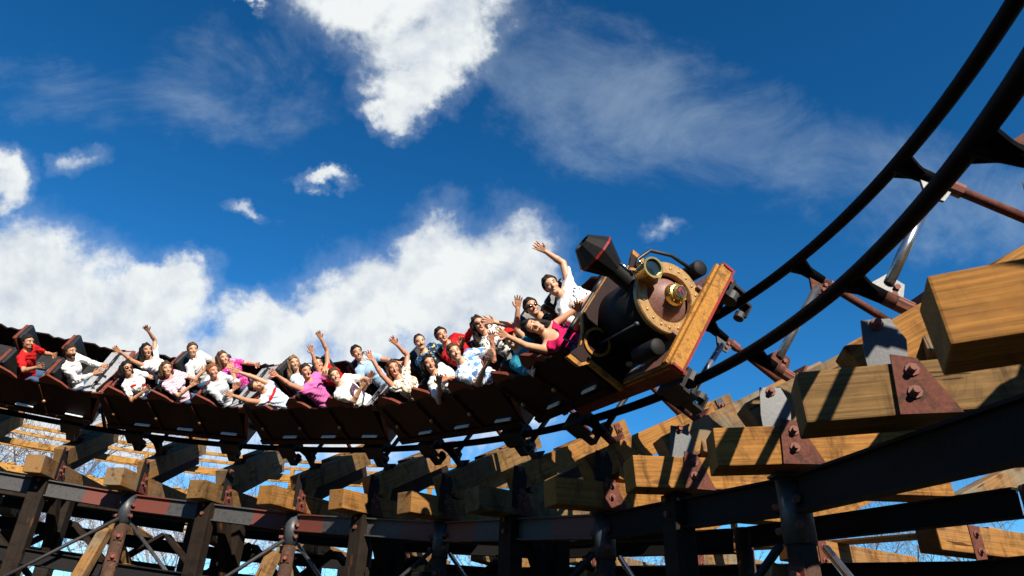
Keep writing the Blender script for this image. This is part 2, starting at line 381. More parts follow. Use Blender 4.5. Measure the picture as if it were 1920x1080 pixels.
for k in ck:
    P = inner_axis(k, led_z(k, AX[k]) - .175); i, l, n, o, t = frame(k * DST); th = np.array([t[0], t[1], 0]); th /= np.linalg.norm(th)
    root = empty('support_pole', Matrix.Translation(Vector((P[0], P[1], 0))), f'brown pole with steel sleeve, {PW[k]}', 'pole', 'inner poles under the track')
    def put(mb, nm, m):
        c = mb.build(nm, m, root, None); c.matrix_parent_inverse = root.matrix_world.inverted(); return c
    mb = MB(); mb.tube([(P[0], P[1], 0), P - ZV * .3], [.125, .105], 18); put(mb, 'pole_shaft', M['pole'])
    mb = MB(); mb.lathe([(-.50, .107), (-.50, .118), (-.02, .118), (-.02, .0)], P, ZV, 22); put(mb, 'sleeve', M['grey_steel'])
    mb = MB(); mb.box((0, 0, 0), (.30, .16, .02)); c = mb.build('cap_plate', M['grey_steel'], root); c.matrix_world = mat4(o, np.cross(ZV, o), ZV, P + ZV * .005)
    for zz, an in ((-.72, .5), (-1.05, .5), (-1.5, -.6)):
        d = -o * math.cos(an) - th * math.sin(an); d2 = np.cross(ZV, d)
        mb = MB(); mb.box((0, 0, 0), (.018, .13, .13)); c = mb.build('washer_plate', M['rust'], root); c.matrix_world = mat4(d, d2, ZV, P + ZV * zz + d * .112)
        mb = MB(); mb.lathe([(0, .03), (.055, .03), (.055, 0)], (0, 0, 0), (1, 0, 0), 8, False); c = mb.build('bolt', M['bolt'], root); c.matrix_world = mat4(d, d2, ZV, P + ZV * zz + d * .118)
    for zz in (-.2, -.38):
        for sg in (-1, 1):
            d = th * sg * .9 - o * .43; d /= np.linalg.norm(d); d2 = np.cross(ZV, d)
            mb = MB(); mb.lathe([(0, .03), (.07, .03), (.07, 0)], (0, 0, 0), (1, 0, 0), 8, False); c = mb.build('bolt', M['bolt'], root); c.matrix_world = mat4(d, d2, ZV, P + ZV * zz + d * .114)
    # raking brace plank
    A = P - ZV * .62 - o * .12 + th * .17; Bq = P - ZV * 2.9 - o * .75 + th * .45
    timber('raking_brace', A, Bq, .20, .16, M['timber'], f'yellow raking brace on the pole {PW[k]}', 'timber brace', 'raking braces on the poles', o)
    # outer pole
    Q = st(k, CO, led_z(k, CO) - .18)
    ro = empty('outer_pole', Matrix.Translation(Vector((Q[0], Q[1], 0))), f'dark rear pole in line with the bent {WHERE[k]}', 'pole', 'outer poles under the track')
    mb = MB(); mb.tube([(Q[0], Q[1], 0), Q], [.13, .11], 14); c = mb.build('pole_shaft', M['pole'], ro); c.matrix_parent_inverse = ro.matrix_world.inverted()
for ka, kb in zip(ck, ck[1:]):
    km = (ka + kb) // 2; Wm = WHERE[km]
    for lev, (b, hgt) in enumerate(((-1.235, .27), (-2.35, .24))):
        A = inner_axis(ka, led_z(ka, AX[ka]) + b + .92); B = inner_axis(kb, led_z(kb, AX[kb]) + b + .92); d = (B - A) / np.linalg.norm(B - A)
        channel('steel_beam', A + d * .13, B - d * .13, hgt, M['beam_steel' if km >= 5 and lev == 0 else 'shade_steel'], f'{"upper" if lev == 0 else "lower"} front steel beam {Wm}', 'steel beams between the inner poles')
    for b, hgt in (((-1.25, .30), (-2.2, .26)) if km > 4 else ((-1.22, .24),)):
        A = st(ka, CO, led_z(ka, CO) + b + .92); B = st(kb, CO, led_z(kb, CO) + b + .92); d = (B - A) / np.linalg.norm(B - A)
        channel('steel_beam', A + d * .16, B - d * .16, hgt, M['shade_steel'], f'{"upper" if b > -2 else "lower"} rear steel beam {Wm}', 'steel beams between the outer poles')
    # diagonal rods
    for flip in (0, 1):
        a_, b_ = (ka, kb) if not flip else (kb, ka)
        A = inner_axis(a_, -1.55); B = inner_axis(b_, -3.9)
        off = frame(km * DST)[3] * (.18 if flip else -.19)
        mb = MB(); mb.tube([A + off, B + off], .032, 8)
        tag(mb.build('brace_rod', M['galv' if flip else 'dark_steel']), f'steel rod falling to the {"right" if flip else "left"}, {Wm}', 'brace rod', 'diagonal rods between the poles')
    # radial X timber under alternate bents
for k in ck:
    A = inner_axis(k, -1.7); B = st(k, CO, -3.2); t = frame(k * DST)[4]
    timber('cross_brace', A + t * .2, B + t * .2, .10, .22, M['timber_grey'], f'diagonal grey board behind the pole {PW[k]}', 'timber brace', 'boards between inner and outer poles')
    A = inner_axis(k, -2.35); B = st(k, CO, -2.3)
    timber('cross_tie', A + t * -.22, B + t * -.22, .12, .26, M['timber_grey'], f'level grey board behind the pole {PW[k]}', 'timber brace', 'ties between inner and outer poles')

# ------------------------------------------------------------------ the next turn of the structure and its catwalk, behind and a little lower
OUT = 3.35; DZ = -.22
for k in range(-1, 14):
    i, l, n, o, t = frame(k * DST); th = np.array([t[0], t[1], 0]); th /= np.linalg.norm(th)
    W = WHERE[k]
    A = st(k, OUT - .25, -.92 + DZ); B = st(k, OUT + 2.3, -.92 + DZ)
    led = timber('rear_ledger', A, B, .28, .29, M['timber'], f'rear horizontal timber in line with that {W}', 'timber beam', 'horizontal timbers of the structure behind')
    plate_with_bolts(led, st(k, OUT + .28, -.95 + DZ) - th * .142, o, ZV, -th, .16, .36, M['rust'], bolts=((0, .25), (0, -.25)))
    c0 = st(k, OUT + .1, -.62 + DZ); sd = o * math.cos(.42) + ZV * math.sin(.42); up = -o * math.sin(.42) + ZV * math.cos(.42)
    timber('rear_rafter', c0, c0 + sd * 2.2, .22, .24, M['timber'], f'rear sloping timber in line with that {W}', 'timber beam', 'sloping timbers of the structure behind', up)
    timber('rear_post', st(k, OUT + .62, -HC - i[2] + HC - .02), st(k, OUT + .62, -1.08 + DZ), .26, .26, M['pole'], f'rear square post in line with the bent {W}', 'timber post', 'posts of the structure behind', o)
for j, (k0, k1) in enumerate(((-1, 3), (3, 7), (7, 10), (10, 13))):
    for a in (OUT + .3,):
        ksx = np.linspace(k0, k1, 6)
        A = st(k0, a, -1.24 + DZ); B = st(k1, a, -1.24 + DZ)
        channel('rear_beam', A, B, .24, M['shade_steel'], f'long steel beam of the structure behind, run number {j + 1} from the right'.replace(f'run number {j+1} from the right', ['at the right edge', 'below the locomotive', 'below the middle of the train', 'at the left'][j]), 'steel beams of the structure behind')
# catwalk with handrails beyond the track (seen as thin yellow lines through the bents)
CW = {'mid': (6.0, 9.5)}
def catwalk(k0, k1, a, b, label, name='catwalk'):
    root = empty(name, Matrix.Translation(Vector(st((k0 + k1) / 2, a, b))), label, 'catwalk')
    def put(mb, nm, m):
        c = mb.build(nm, m, root); c.matrix_parent_inverse = root.matrix_world.inverted(); return c
    ks = np.arange(k0, k1 + .01, .5)
    for a_, b_, w in ((a, b + 1.02, .075), (a, b + .55, .11), (a, b, .16), (a + .75, b, .16), (a + .75, b + 1.02, .075)):
        mb = MB()
        for x, y in zip(ks, ks[1:]): mb.obox(st(x, a_, b_), st(y + .02, a_, b_), .05, w)
        put(mb, 'handrail' if b_ > b else 'stringer', M['plank'])
    mb = MB()
    for x in np.arange(k0, k1, .12): mb.obox(st(x, a - .05, b + .1), st(x, a + .8, b + .1), .14, .035)
    put(mb, 'deck', M['plank'])
    for x in np.arange(k0, k1 + .01, 1.5):
        for a_ in (a + .75,):
            mb = MB(); mb.obox(st(x, a_, b - .9), st(x, a_, b + 1.05), .09, .09, frame(x * DST)[3]); put(mb, 'rail_post', M['plank'])
    return root

catwalk(5.2, 14.5, 4.8, -.04, 'yellow timber catwalk with handrails running behind the track')

# ------------------------------------------------------------------ the dense dark timber work between the two rows of poles
for j, k in enumerate(range(0, 14)):
    i, l, n, o, t = frame(k * DST); W = WHERE[k]; th = np.array([t[0], t[1], 0]); th /= np.linalg.norm(th)
    if 3 < k < 8: timber('lower_ledger', st(k, -.25, -1.98) + th * .12, st(k, 2.6, -1.72) + th * .12, .24, .28, M['shade_timber'], f'dark lower cross timber {W}', 'timber beam', 'dark lower cross timbers')
    if k % 2 and k > 4:
        timber('mid_post', st(k, .75, -HC - i[2] + HC), st(k, .75, led_z(k, .75) - .16), .24, .24, M['shade_timber'], f'dark square post between poles, {W}', 'timber post', 'dark square posts between the poles', o)
        timber('knee_brace', st(k, .75, -2.3) - th * .0, st(k, .2, led_z(k, .2) - .2), .16, .18, M['shade_timber'], f'dark knee brace on the square post {W}', 'timber brace', 'dark knee braces', o)
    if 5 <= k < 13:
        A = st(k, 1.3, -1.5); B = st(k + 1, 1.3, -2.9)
        timber('lattice_board', A, B, .07, .20, M['shade_timber'], f'dark lattice board rising to the right {W}', 'timber brace', 'dark lattice boards', o)
        timber('lattice_board', st(k, 1.39, -2.9), st(k + 1, 1.39, -1.5), .07, .20, M['shade_timber'], f'dark lattice board falling to the right {W}', 'timber brace', 'dark lattice boards', o)
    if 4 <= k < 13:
        timber('mid_beam', st(k, 1.25, led_z(k, 1.25) - .30), st(k + 1, 1.25, led_z(k + 1, 1.25) - .30), .16, .26, M['shade_timber'], f'dark beam along the middle of the bents {W}', 'timber beam', 'dark beams along the middle of the bents', o)
        if k < 8: timber('low_beam', st(k, .55, -2.55), st(k + 1, .55, -2.55), .12, .22, M['shade_timber'], f'dark low beam along the bents {W}', 'timber beam', 'dark low beams along the bents', o)

for k in range(3, 13):
    for q, a in enumerate((OUT - .05, OUT + .75)):
        zb = -.92 + DZ + .165
        timber('walk_plank', st(k - .02, a, zb), st(k + 1.03, a, zb + .012), .24, .045, M['plank'], f'{"inner" if q == 0 else "outer"} yellow plank on the rear timbers {WHERE[k]}', 'plank', 'planks lying on the rear timbers', ZV, .004)

for k in range(5, 13):
    timber('purlin_plank', st(k - .02, 2.75, .10), st(k + .98, 2.75, .10), .05, .13, M['plank'], f'yellow plank running past the rafter ends {WHERE[k]}', 'plank', 'planks running past the rafter ends', ZV, .004)

for k in range(3, 14, 2):
    i, l, n, o, t = frame(k * DST); a = np.interp(k, [2, 4, 6, 8, 10, 14], [.19, .18, .04, .03, -.25, -.2]) - .16
    fp = timber('front_post', st(k, a, -i[2] - .02), st(k, a, led_z(k, a) - .155), .25, .2, M['shade_timber'], f'dark front post standing before the steel beam {WHERE[k]}', 'timber post', 'dark front posts under the ledgers', o)
    c = st(k, a - .108, led_z(k, a) - .28); tt = np.array([t[0], t[1], 0]); tt /= np.linalg.norm(tt)
    for dz in (.07, -.07):
        mb = MB(); mb.lathe([(0, .0), (0, .03), (.03, .03), (.03, 0)], c + ZV * dz, -o, 8, False); child(fp, mb, 'bolt', M['bolt'])
# ------------------------------------------------------------------ the train
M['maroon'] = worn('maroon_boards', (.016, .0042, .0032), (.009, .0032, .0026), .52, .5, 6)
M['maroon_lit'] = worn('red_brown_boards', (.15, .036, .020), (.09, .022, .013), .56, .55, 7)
M['pad'] = plain('black_vinyl', (.010, .010, .010), .5, 0, .3, 10, .1)
M['cowl_in'] = worn('grey_sheet', (.30, .31, .32), (.2, .17, .15), .58, .35, 6)
M['ochre'] = worn('ochre_boards', (.36, .165, .03), (.16, .07, .02), .52, .55, 8)
M['deck_brown'] = worn('purple_brown_paint', (.20, .095, .075), (.12, .055, .045), .55, .45, 9)
M['red_paint'] = worn('red_paint', (.26, .014, .010), (.12, .03, .012), .50, .4, 9)
M['brass'] = plain('brass', (.62, .40, .11), .25, .85, .2, 9)
M['gold_paint'] = worn('gold_paint', (.36, .205, .070), (.20, .105, .04), .54, .42, 7, .25)
M['copper'] = plain('rivet_copper', (.50, .24, .09), .35, .6, .2, 9)
M['steel_bright'] = plain('bright_steel', (.75, .75, .75), .18, 1., .1, 9)
M['loco_black'] = worn('loco_black', (.0075, .0072, .0075), (.016, .011, .008), .6, .62, 6)
M['glass_dark'] = plain('lamp_glass', (.012, .02, .024), .06, 0, .2, 4)
M['light_dash_white'] = plain('light_dash_paint', (.75, .75, .72), .4, 0, .1)  # white that stands in for bright glints and gaps of sky
M['strap'] = worn('strap_boards', (.075, .020, .012), (.04, .012, .008), .52, .5, 8)
M['tyre'] = plain('wheel_rubber', (.02, .02, .02), .6, 0, .3, 9)

def car_frame(s, sag=0.0, roll=0.0):
    i, l, n, o, t = frame(s)
    X = -t; Zc = n - X * (n @ X); Zc /= np.linalg.norm(Zc); Y = np.cross(Zc, X)
    T = i + l * GAUGE / 2 - l * sag
    Mt = mat4(X, Y, Zc, T)
    if roll: Mt = Mt @ Matrix.Rotation(roll, 4, 'X')
    return Mt
def part(mb, name, m, root, sub=None): return mb.build(name, m, sub or root)
def wheel_carriers(root, xs, dz=0.0):
    for x in xs:
        for sg in (-1, 1):
            y = sg * GAUGE / 2
            mb = MB()
            mb.box((x, y + sg * .15, .10), (.34, .03, .2)); mb.box((x, y + sg * .15, -.06), (.15, .03, .18)); mb.box((x, y + sg * .06, .21), (.40, .22, .05)); mb.box((x, y + sg * .08, -.15), (.14, .17, .02))
            c = mb.build('wheel_carrier', M['dark_steel'], root); c.location.z = dz
            for xx in (x - .13, x + .13):
                w_ = MB(); w_.lathe([(-.05, 0), (-.05, .085), (.05, .085), (.05, 0)], (xx, y, .137), (0, 1, 0), 18, False); w_.build('wheel', M['tyre'], c)
            w_ = MB(); w_.lathe([(-.035, 0), (-.035, .055), (.035, .055), (.035, 0)], (x, y, -.108), (0, 1, 0), 16, False); w_.build('wheel', M['tyre'], c)
            w_ = MB(); w_.lathe([(-.035, 0), (-.035, .05), (.035, .05), (.035, 0)], (x, y + sg * .103, 0), (0, 0, 1), 16, False); w_.build('wheel', M['tyre'], c)
def seat_row(root, x, near=True):
    """bench for two: hip point at x; backrests lean back"""
    an = R_(14); d = np.array([-math.sin(an), 0, math.cos(an)]); f = np.array([math.cos(an), 0, math.sin(an)])
    for y in (-.30, .30):
        b0 = np.array([x - .14, y, .60])
        mb = MB(); up = d
        A = b0 - f * .10; hh = .74 if y > 0 else .60; mb.obox(A, A + d * hh, .46, .07, f, .02)
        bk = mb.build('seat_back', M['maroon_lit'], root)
        mb = MB(); A = b0 - f * .012; mb.obox(A + d * .05, A + d * (hh + .015), .43, .10, f, .03); mb.build('back_pad', M['pad'], bk)
        mb = MB(); mb.box((x + .10, y, .655), (.50, .44, .13), None, .03); mb.build('seat_cushion', M['pad'], root)
    # side wings: red-brown board ends of the bench
    for y in (-.655,):
        mb = MB(); sg = 1 if y > 0 else -1
        poly = [(x - .40, y, .9), (x + .0, y, .9), (x + .06, y, 1.02), (x - .06, y, 1.12), (x - .30, y, 1.24), (x - .44, y, 1.12)]
        mb.prism(poly, (0, -.02, 0), (0, .04, 0)); mb.build('seat_wing', M['maroon_lit'], root)
    # lap bar
    mb = MB(); xb = x + .42
    mb.tube([(xb + .12, -.56, .55), (xb + .10, -.56, .96), (xb - .02, -.53, 1.06), (xb - .02, .53, 1.06), (xb + .10, .56, .96), (xb + .12, .56, .55)], .019, 8); lb = mb.build('lap_bar', M['black'], root)
    for y in (-.3, .3):
        mb = MB(); mb.tube([(xb - .02, y - .14, 1.06), (xb - .02, y + .14, 1.06)], .027, 10); mb.build('grip', M['pad'], lb)
def side_profile(rows, x0, x1, base, lo, hi):
    """side wall with a dip in front of every bench"""
    P = [(x0, base), (x1, base), (x1, hi)]
    for x in rows:                       # rows from front to back
        P += [(x + .34, hi - .03), (x + .27, lo + .05), (x + .18, lo), (x + .06, lo + .02), (x - .02, hi - .06), (x - .12, hi)]
    P += [(x0, hi)]
    return P
def car_base(root, x0, x1, rows, neardashes=True):
    hi, lo, base = 1.06, 1.01, .30
    for sg in (-1, 1):
        y = sg * .66; P = side_profile(rows, x0, x1, base, lo, hi)
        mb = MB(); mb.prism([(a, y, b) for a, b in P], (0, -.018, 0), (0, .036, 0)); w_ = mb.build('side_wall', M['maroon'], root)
        # seams, straps and a sill on the outside
        mb = MB(); mb.box(((x0 + x1) / 2, y + sg * .034, .36), (x1 - x0, .032, .09)); 
        mb.mi = 1
        for x in rows:
            mb.obox((x - .30, y + sg * .026, .41), (x - .42, y + sg * .026, 1.0), .014, .055, (0, 1, 0))
        for q in range(int((x1 - x0) / .17)):
            mb.ball((x0 + .1 + q * .17, y + sg * .052, .375), .012, 4)
        mb.mi = 0
        mb.build('side_trim', [M['maroon'], M['strap']], w_)
        for x in rows:
            mb = MB(); mb.box((x + .17, y + sg * .04, .47), (.30, .05, .022), None, .004); mb.build('light_dash_bar', M['light_dash_white'], root)  # bar painted white as a bright dash of light on the side
            mb = MB(); mb.ball((x - .34, y + sg * .05, .66), .032, 8); mb.build('side_lamp', M['copper'], root)
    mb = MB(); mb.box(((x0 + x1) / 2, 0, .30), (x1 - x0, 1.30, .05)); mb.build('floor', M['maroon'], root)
    mb = MB(); mb.box(((x0 + x1) / 2, 0, .235), (x1 - x0 - .1, .26, .10)); mb.box((x0 + .4, 0, .235), (.1, 1.15, .08)); mb.box((x1 - .4, 0, .235), (.1, 1.15, .08)); mb.build('chassis', M['dark_steel'], root)
CARS = [('third', 8.55), ('second', 11.68), ('rear', 14.85), ('last', 18.0)]
CL = ['coaster car right behind the locomotive, riders leaning and waving', 'coaster car in the middle of the train, with the rider in a pink shirt',
      'coaster car on the left, with the rider in white with red sleeves', 'coaster car at the far left, three black far seat backs empty']
car_mats = {}
proto = None
for (nm, c), lab in zip(CARS, CL):
    Mt = car_frame(c, .06); car_mats[nm] = Mt
    if proto is None:
        root = empty('coaster_car', Mt, lab, 'coaster car', 'passenger cars of the mine train'); proto = root
        car_base(root, -1.42, 1.30, (.85, 0, -.85))
        for x in (.85, 0, -.85): seat_row(root, x)
        mb = MB(); mb.prism([(1.26, -.66, .32), (1.32, -.66, .32), (1.50, -.66, 1.08), (1.44, -.66, 1.10)], (0, 0, 0), (0, 1.32, 0)); cw = mb.build('front_cowl', M['maroon_lit'], root)
        mb = MB(); mb.prism([(1.445, -.64, 1.075), (1.06, -.64, .96), (1.06, -.64, .945), (1.445, -.64, 1.06)], (0, 0, 0), (0, 1.28, 0)); mb.build('cowl_lining', M['cowl_in'], cw)
        for sg in (-1, 1):
            mb = MB(); mb.prism([(1.02, sg * .66, .92), (1.45, sg * .66, .95), (1.49, sg * .66, 1.08), (1.02, sg * .66, .98)], (0, -.017, 0), (0, .034, 0)); mb.build('cowl_side', M['maroon_lit'], cw)
        mb = MB(); mb.box((-1.44, 0, .72), (.045, 1.28, .80)); mb.build('rear_wall', M['maroon'], root)
        mb = MB(); mb.tube([(-1.44, 0, .22), (-1.9, 0, .22)], .045, 10); mb.build('coupling', M['dark_steel'], root)
        wheel_carriers(root, (-.95, .95))
    else:
        root = dupe(proto); root.matrix_world = Mt; root['label'] = lab

# ---- the locomotive car at the head of the train
LS = 5.2; LM = car_frame(LS, .03, R_(3.5)) @ Matrix.Translation((0, 0, .10)); car_mats['lead'] = LM
loco = empty('locomotive_car', LM, 'leading car shaped as an old steam locomotive with brass trimmed boiler front and diamond chimney', 'locomotive')
car_base(loco, -1.62, .22, (-.25, -1.12))
for x in (-.25, -1.12): seat_row(loco, x)
mb = MB(); mb.box((-1.64, 0, .72), (.045, 1.28, .80)); mb.build('rear_wall', M['maroon'], loco)
mb = MB(); mb.tube([(-1.64, 0, .22), (-2.0, 0, .22)], .045, 10); mb.build('coupling', M['dark_steel'], loco)
wheel_carriers(loco, (-1.1, .98), -.10)
BX, BZ, BR = 1.16, .63, .38           # boiler front
# deck, side sills and the wide front board
mb = MB(); mb.box((.70, 0, .33), (1.12, 1.24, .045)); mb.build('running_deck', M['deck_brown'], loco)
for sg in (-1, 1):
    mb = MB(); mb.box((.22, sg * .62, .235), (2.06, .05, .17)); sl_ = mb.build('side_sill', M['maroon_lit'], loco)
    mb = MB(); mb.box((.74, sg * .621, .331), (1.02, .046, .012)); mb.box((.74, sg * .648, .297), (1.0, .006, .018)); mb.build('sill_stripe', M['ochre'], sl_)
mb = MB(); mb.box((1.27, 0, .29), (.07, 1.34, .15), None, .008); fb = mb.build('front_board', M['ochre'], loco)
mb = MB()
mb.box((1.31, 0, .222), (.014, 1.35, .024))
for sg in (-1, 1): mb.box((1.31, sg * .665, .29), (.014, .025, .12)); mb.box((1.27, sg * .677, .29), (.072, .014, .15))
mb.build('red_border', M['red_paint'], fb)
mb = MB(); mb.box((1.225, 0, .382), (.05, 1.32, .03)); mb.build('board_cap', M['ochre'], fb)
for y in (-.5, .5):
    mb = MB(); mb.box((1.14, y * .62, .40), (.14, .03, .10)); mb.build('deck_bracket', M['deck_brown'], loco)
# boiler
mb = MB(); mb.lathe([(-.96, 0), (-.96, BR - .02), (-.03, BR - .02), (-.03, .27)], (BX, 0, BZ), (1, 0, 0), 48); bo = mb.build('boiler', M['loco_black'], loco)
for x in ():
    mb = MB(); mb.lathe([(-.02, BR - .03), (-.02, BR - .008), (.02, BR - .008), (.02, BR - .03)], (x, 0, BZ), (1, 0, 0), 48, False); mb.build('boiler_band', M['gold_paint'], bo)
mb = MB(); mb.lathe([(-.05, BR - .03), (-.05, BR), (0, BR), (.012, BR - .012), (.012, .262), (.0, .255), (-.05, .25)], (BX, 0, BZ), (1, 0, 0), 64, False); ring = mb.build('smokebox_ring', M['gold_paint'], loco)
for j in range(20):
    a = 2 * math.pi * (j + .5) / 20
    mb = MB(); mb.ball((BX + .012, math.sin(a) * .315, BZ + math.cos(a) * .315), .0145, 6, (.8, 1, 1)); mb.build('rivet', M['copper'], ring)
mb = MB(); mb.lathe([(-.09, .258), (-.08, .245), (.085, .12), (.085, 0)], (BX, 0, BZ), (1, 0, 0), 48); mb.build('smokebox_door', M['deck_brown'], loco)
mb = MB(); mb.lathe([(-.10, .118), (-.07, .125), (.03, .108), (.055, .09), (.06, .075), (.085, .070), (.095, .062), (.095, .0)], (BX + .10, 0, BZ), (1, 0, 0), 32, False); hub = mb.build('door_hub', M['brass'], loco)
for j in range(8):
    a = 2 * math.pi * j / 8
    mb = MB(); mb.ball((BX + .145, math.sin(a) * .099, BZ + math.cos(a) * .099), .008, 5); mb.build('hub_bolt', M['copper'], hub)
mb = MB(); mb.lathe([(.094, .055), (.100, .055), (.100, 0)], (BX + .10, 0, BZ), (1, 0, 0), 32, False); nd = mb.build('number_disc', M['black'], hub)
mb = MB(); z7 = BZ; x7 = BX + .200
mb.prism([(x7, -.026, z7 + .032), (x7, .028, z7 + .032), (x7, .028, z7 + .020), (x7, .002, z7 - .034), (x7, -.016, z7 - .034), (x7, .010, z7 + .014), (x7, -.014, z7 + .014), (x7, -.016, z7 + .006), (x7, -.026, z7 + .006)][::-1], (0, 0, 0), (.006, 0, 0))
mb.build('number', M['red_paint'], nd)
mb = MB()
for y in (-.3, .3): mb.prism([(BX - .07, y - .12, .29), (BX - .07, y + .12, .29), (BX - .07, y * .7, .42)], (0, 0, 0), (.05, 0, 0))
mb.build('saddle', M['maroon_lit'], loco)
# headlight on its bracket
hx, hz = BX + .15, BZ + .36
mb = MB(); mb.lathe([(-.20, 0), (-.20, .05), (-.14, .085), (-.02, .100), (.05, .108), (.06, .108), (.06, .088), (.035, .085)], (hx, 0, hz), (1, 0, 0), 32, False); hl = mb.build('headlight', M['brass'], loco)
mb = MB(); mb.lathe([(.035, .088), (.042, .05), (.045, 0)], (hx, 0, hz), (1, 0, 0), 32); mb.build('lens', M['glass_dark'], hl)
mb = MB(); mb.ball((hx - .02, 0, hz + .125), .022, 8); mb.lathe([(0, .012), (.05, .012)], (hx - .02, 0, hz + .09), (0, 0, 1), 8); mb.build('finial', M['steel_bright'], hl)
mb = MB(); mb.box((hx - .10, 0, hz - .09), (.16, .10, .10)); mb.build('headlight_bracket', M['gold_paint'], hl)
# diamond chimney
sx_ = .94
mb = MB(); mb.lathe([(.26, .15), (.32, .12), (.38, .10), (.60, .10)], (sx_, 0, BZ), (0, 0, 1), 28); mb.build('chimney_pipe', M['loco_black'], loco)
mb = MB(); mb.lathe([(.56, .0), (.56, .10), (.805, .218), (.825, .218), (.99, .108), (.99, .09), (.92, .08), (.92, 0)], (sx_, 0, BZ), (0, 0, 1), 12, False); cs = mb.build('chimney', M['loco_black'], loco)
mb = MB(); mb.lathe([(.803, .214), (.803, .224), (.825, .224), (.825, .214)], (sx_, 0, BZ), (0, 0, 1), 12, False); mb.build('red_rim', M['red_paint'], cs)
mb = MB(); mb.tube([(sx_ + .104, .03, BZ + .42), (sx_ + .104, .03, BZ + .58)], .016, 6); mb.build('chimney_rod', M['steel_bright'], cs)
# handrail round the boiler and the pump on the far side, cylinders below
mb = MB(); mb.tube([(BX - .05, .06, BZ + BR + .06), (BX - .05, .16, BZ + BR + .08), (BX - .05, .34, BZ + .40), (BX - .05, .47, BZ + .18), (BX - .05, .50, BZ - .05)], .02, 8); mb.build('handrail', M['black'], loco)
mb = MB(); mb.tube([(BX - .05, -.45, BZ + .14), (.40, -.45, BZ + .14)], .013, 8); mb.ball((BX - .05, -.45, BZ + .14), .024, 8); mb.build('handrail', M['grey_steel'], loco)
for sg in (-1, 1):
    mb = MB(); mb.lathe([(-.42, 0), (-.36, .075), (-.35, .085), (-.01, .085), (0, .075), (.004, 0)], (BX + .02, sg * .54, .50), (1, 0, 0), 28); mb.build('steam_cylinder', M['loco_black'], loco)
    mb = MB(); mb.tube([(BX - .36, sg * .56, .40), (.2, sg * .56, .36)], .016, 8); mb.build('piston_rod', M['steel_bright'], loco)

# shaped front wall of the cab
PR = [(y_, z_ - (.17 if z_ > .8 else 0)) for y_, z_ in [(-.70, .30), (-.70, .92), (-.80, 1.00), (-.80, 1.16), (-.62, 1.10), (-.45, 1.16), (-.30, 1.26), (.30, 1.26), (.45, 1.16), (.62, 1.10), (.80, 1.16), (.80, 1.00), (.70, .92), (.70, .30)]]
CXF = .32
mb = MB(); mb.prism([(CXF, y, z) for y, z in PR], (0, 0, 0), (.055, 0, 0)); cwl = mb.build('cab_front', M['ochre'], loco)
mb = MB(); mb.prism([(CXF + .056, y * .93, .33 + (z - .3) * .95) for y, z in PR], (0, 0, 0), (.008, 0, 0)); mb.build('cab_panel', M['maroon'], cwl)  # panel coloured dark to stand for the shadow on the cab front
for y in (-.45, .45):
    mb = MB(); mb.lathe([(0, .16), (.02, .16), (.02, .13), (.004, .13)], (CXF + .064, y, .80), (1, 0, 0), 28, False); mb.build('porthole_rim', M['ochre'], cwl)
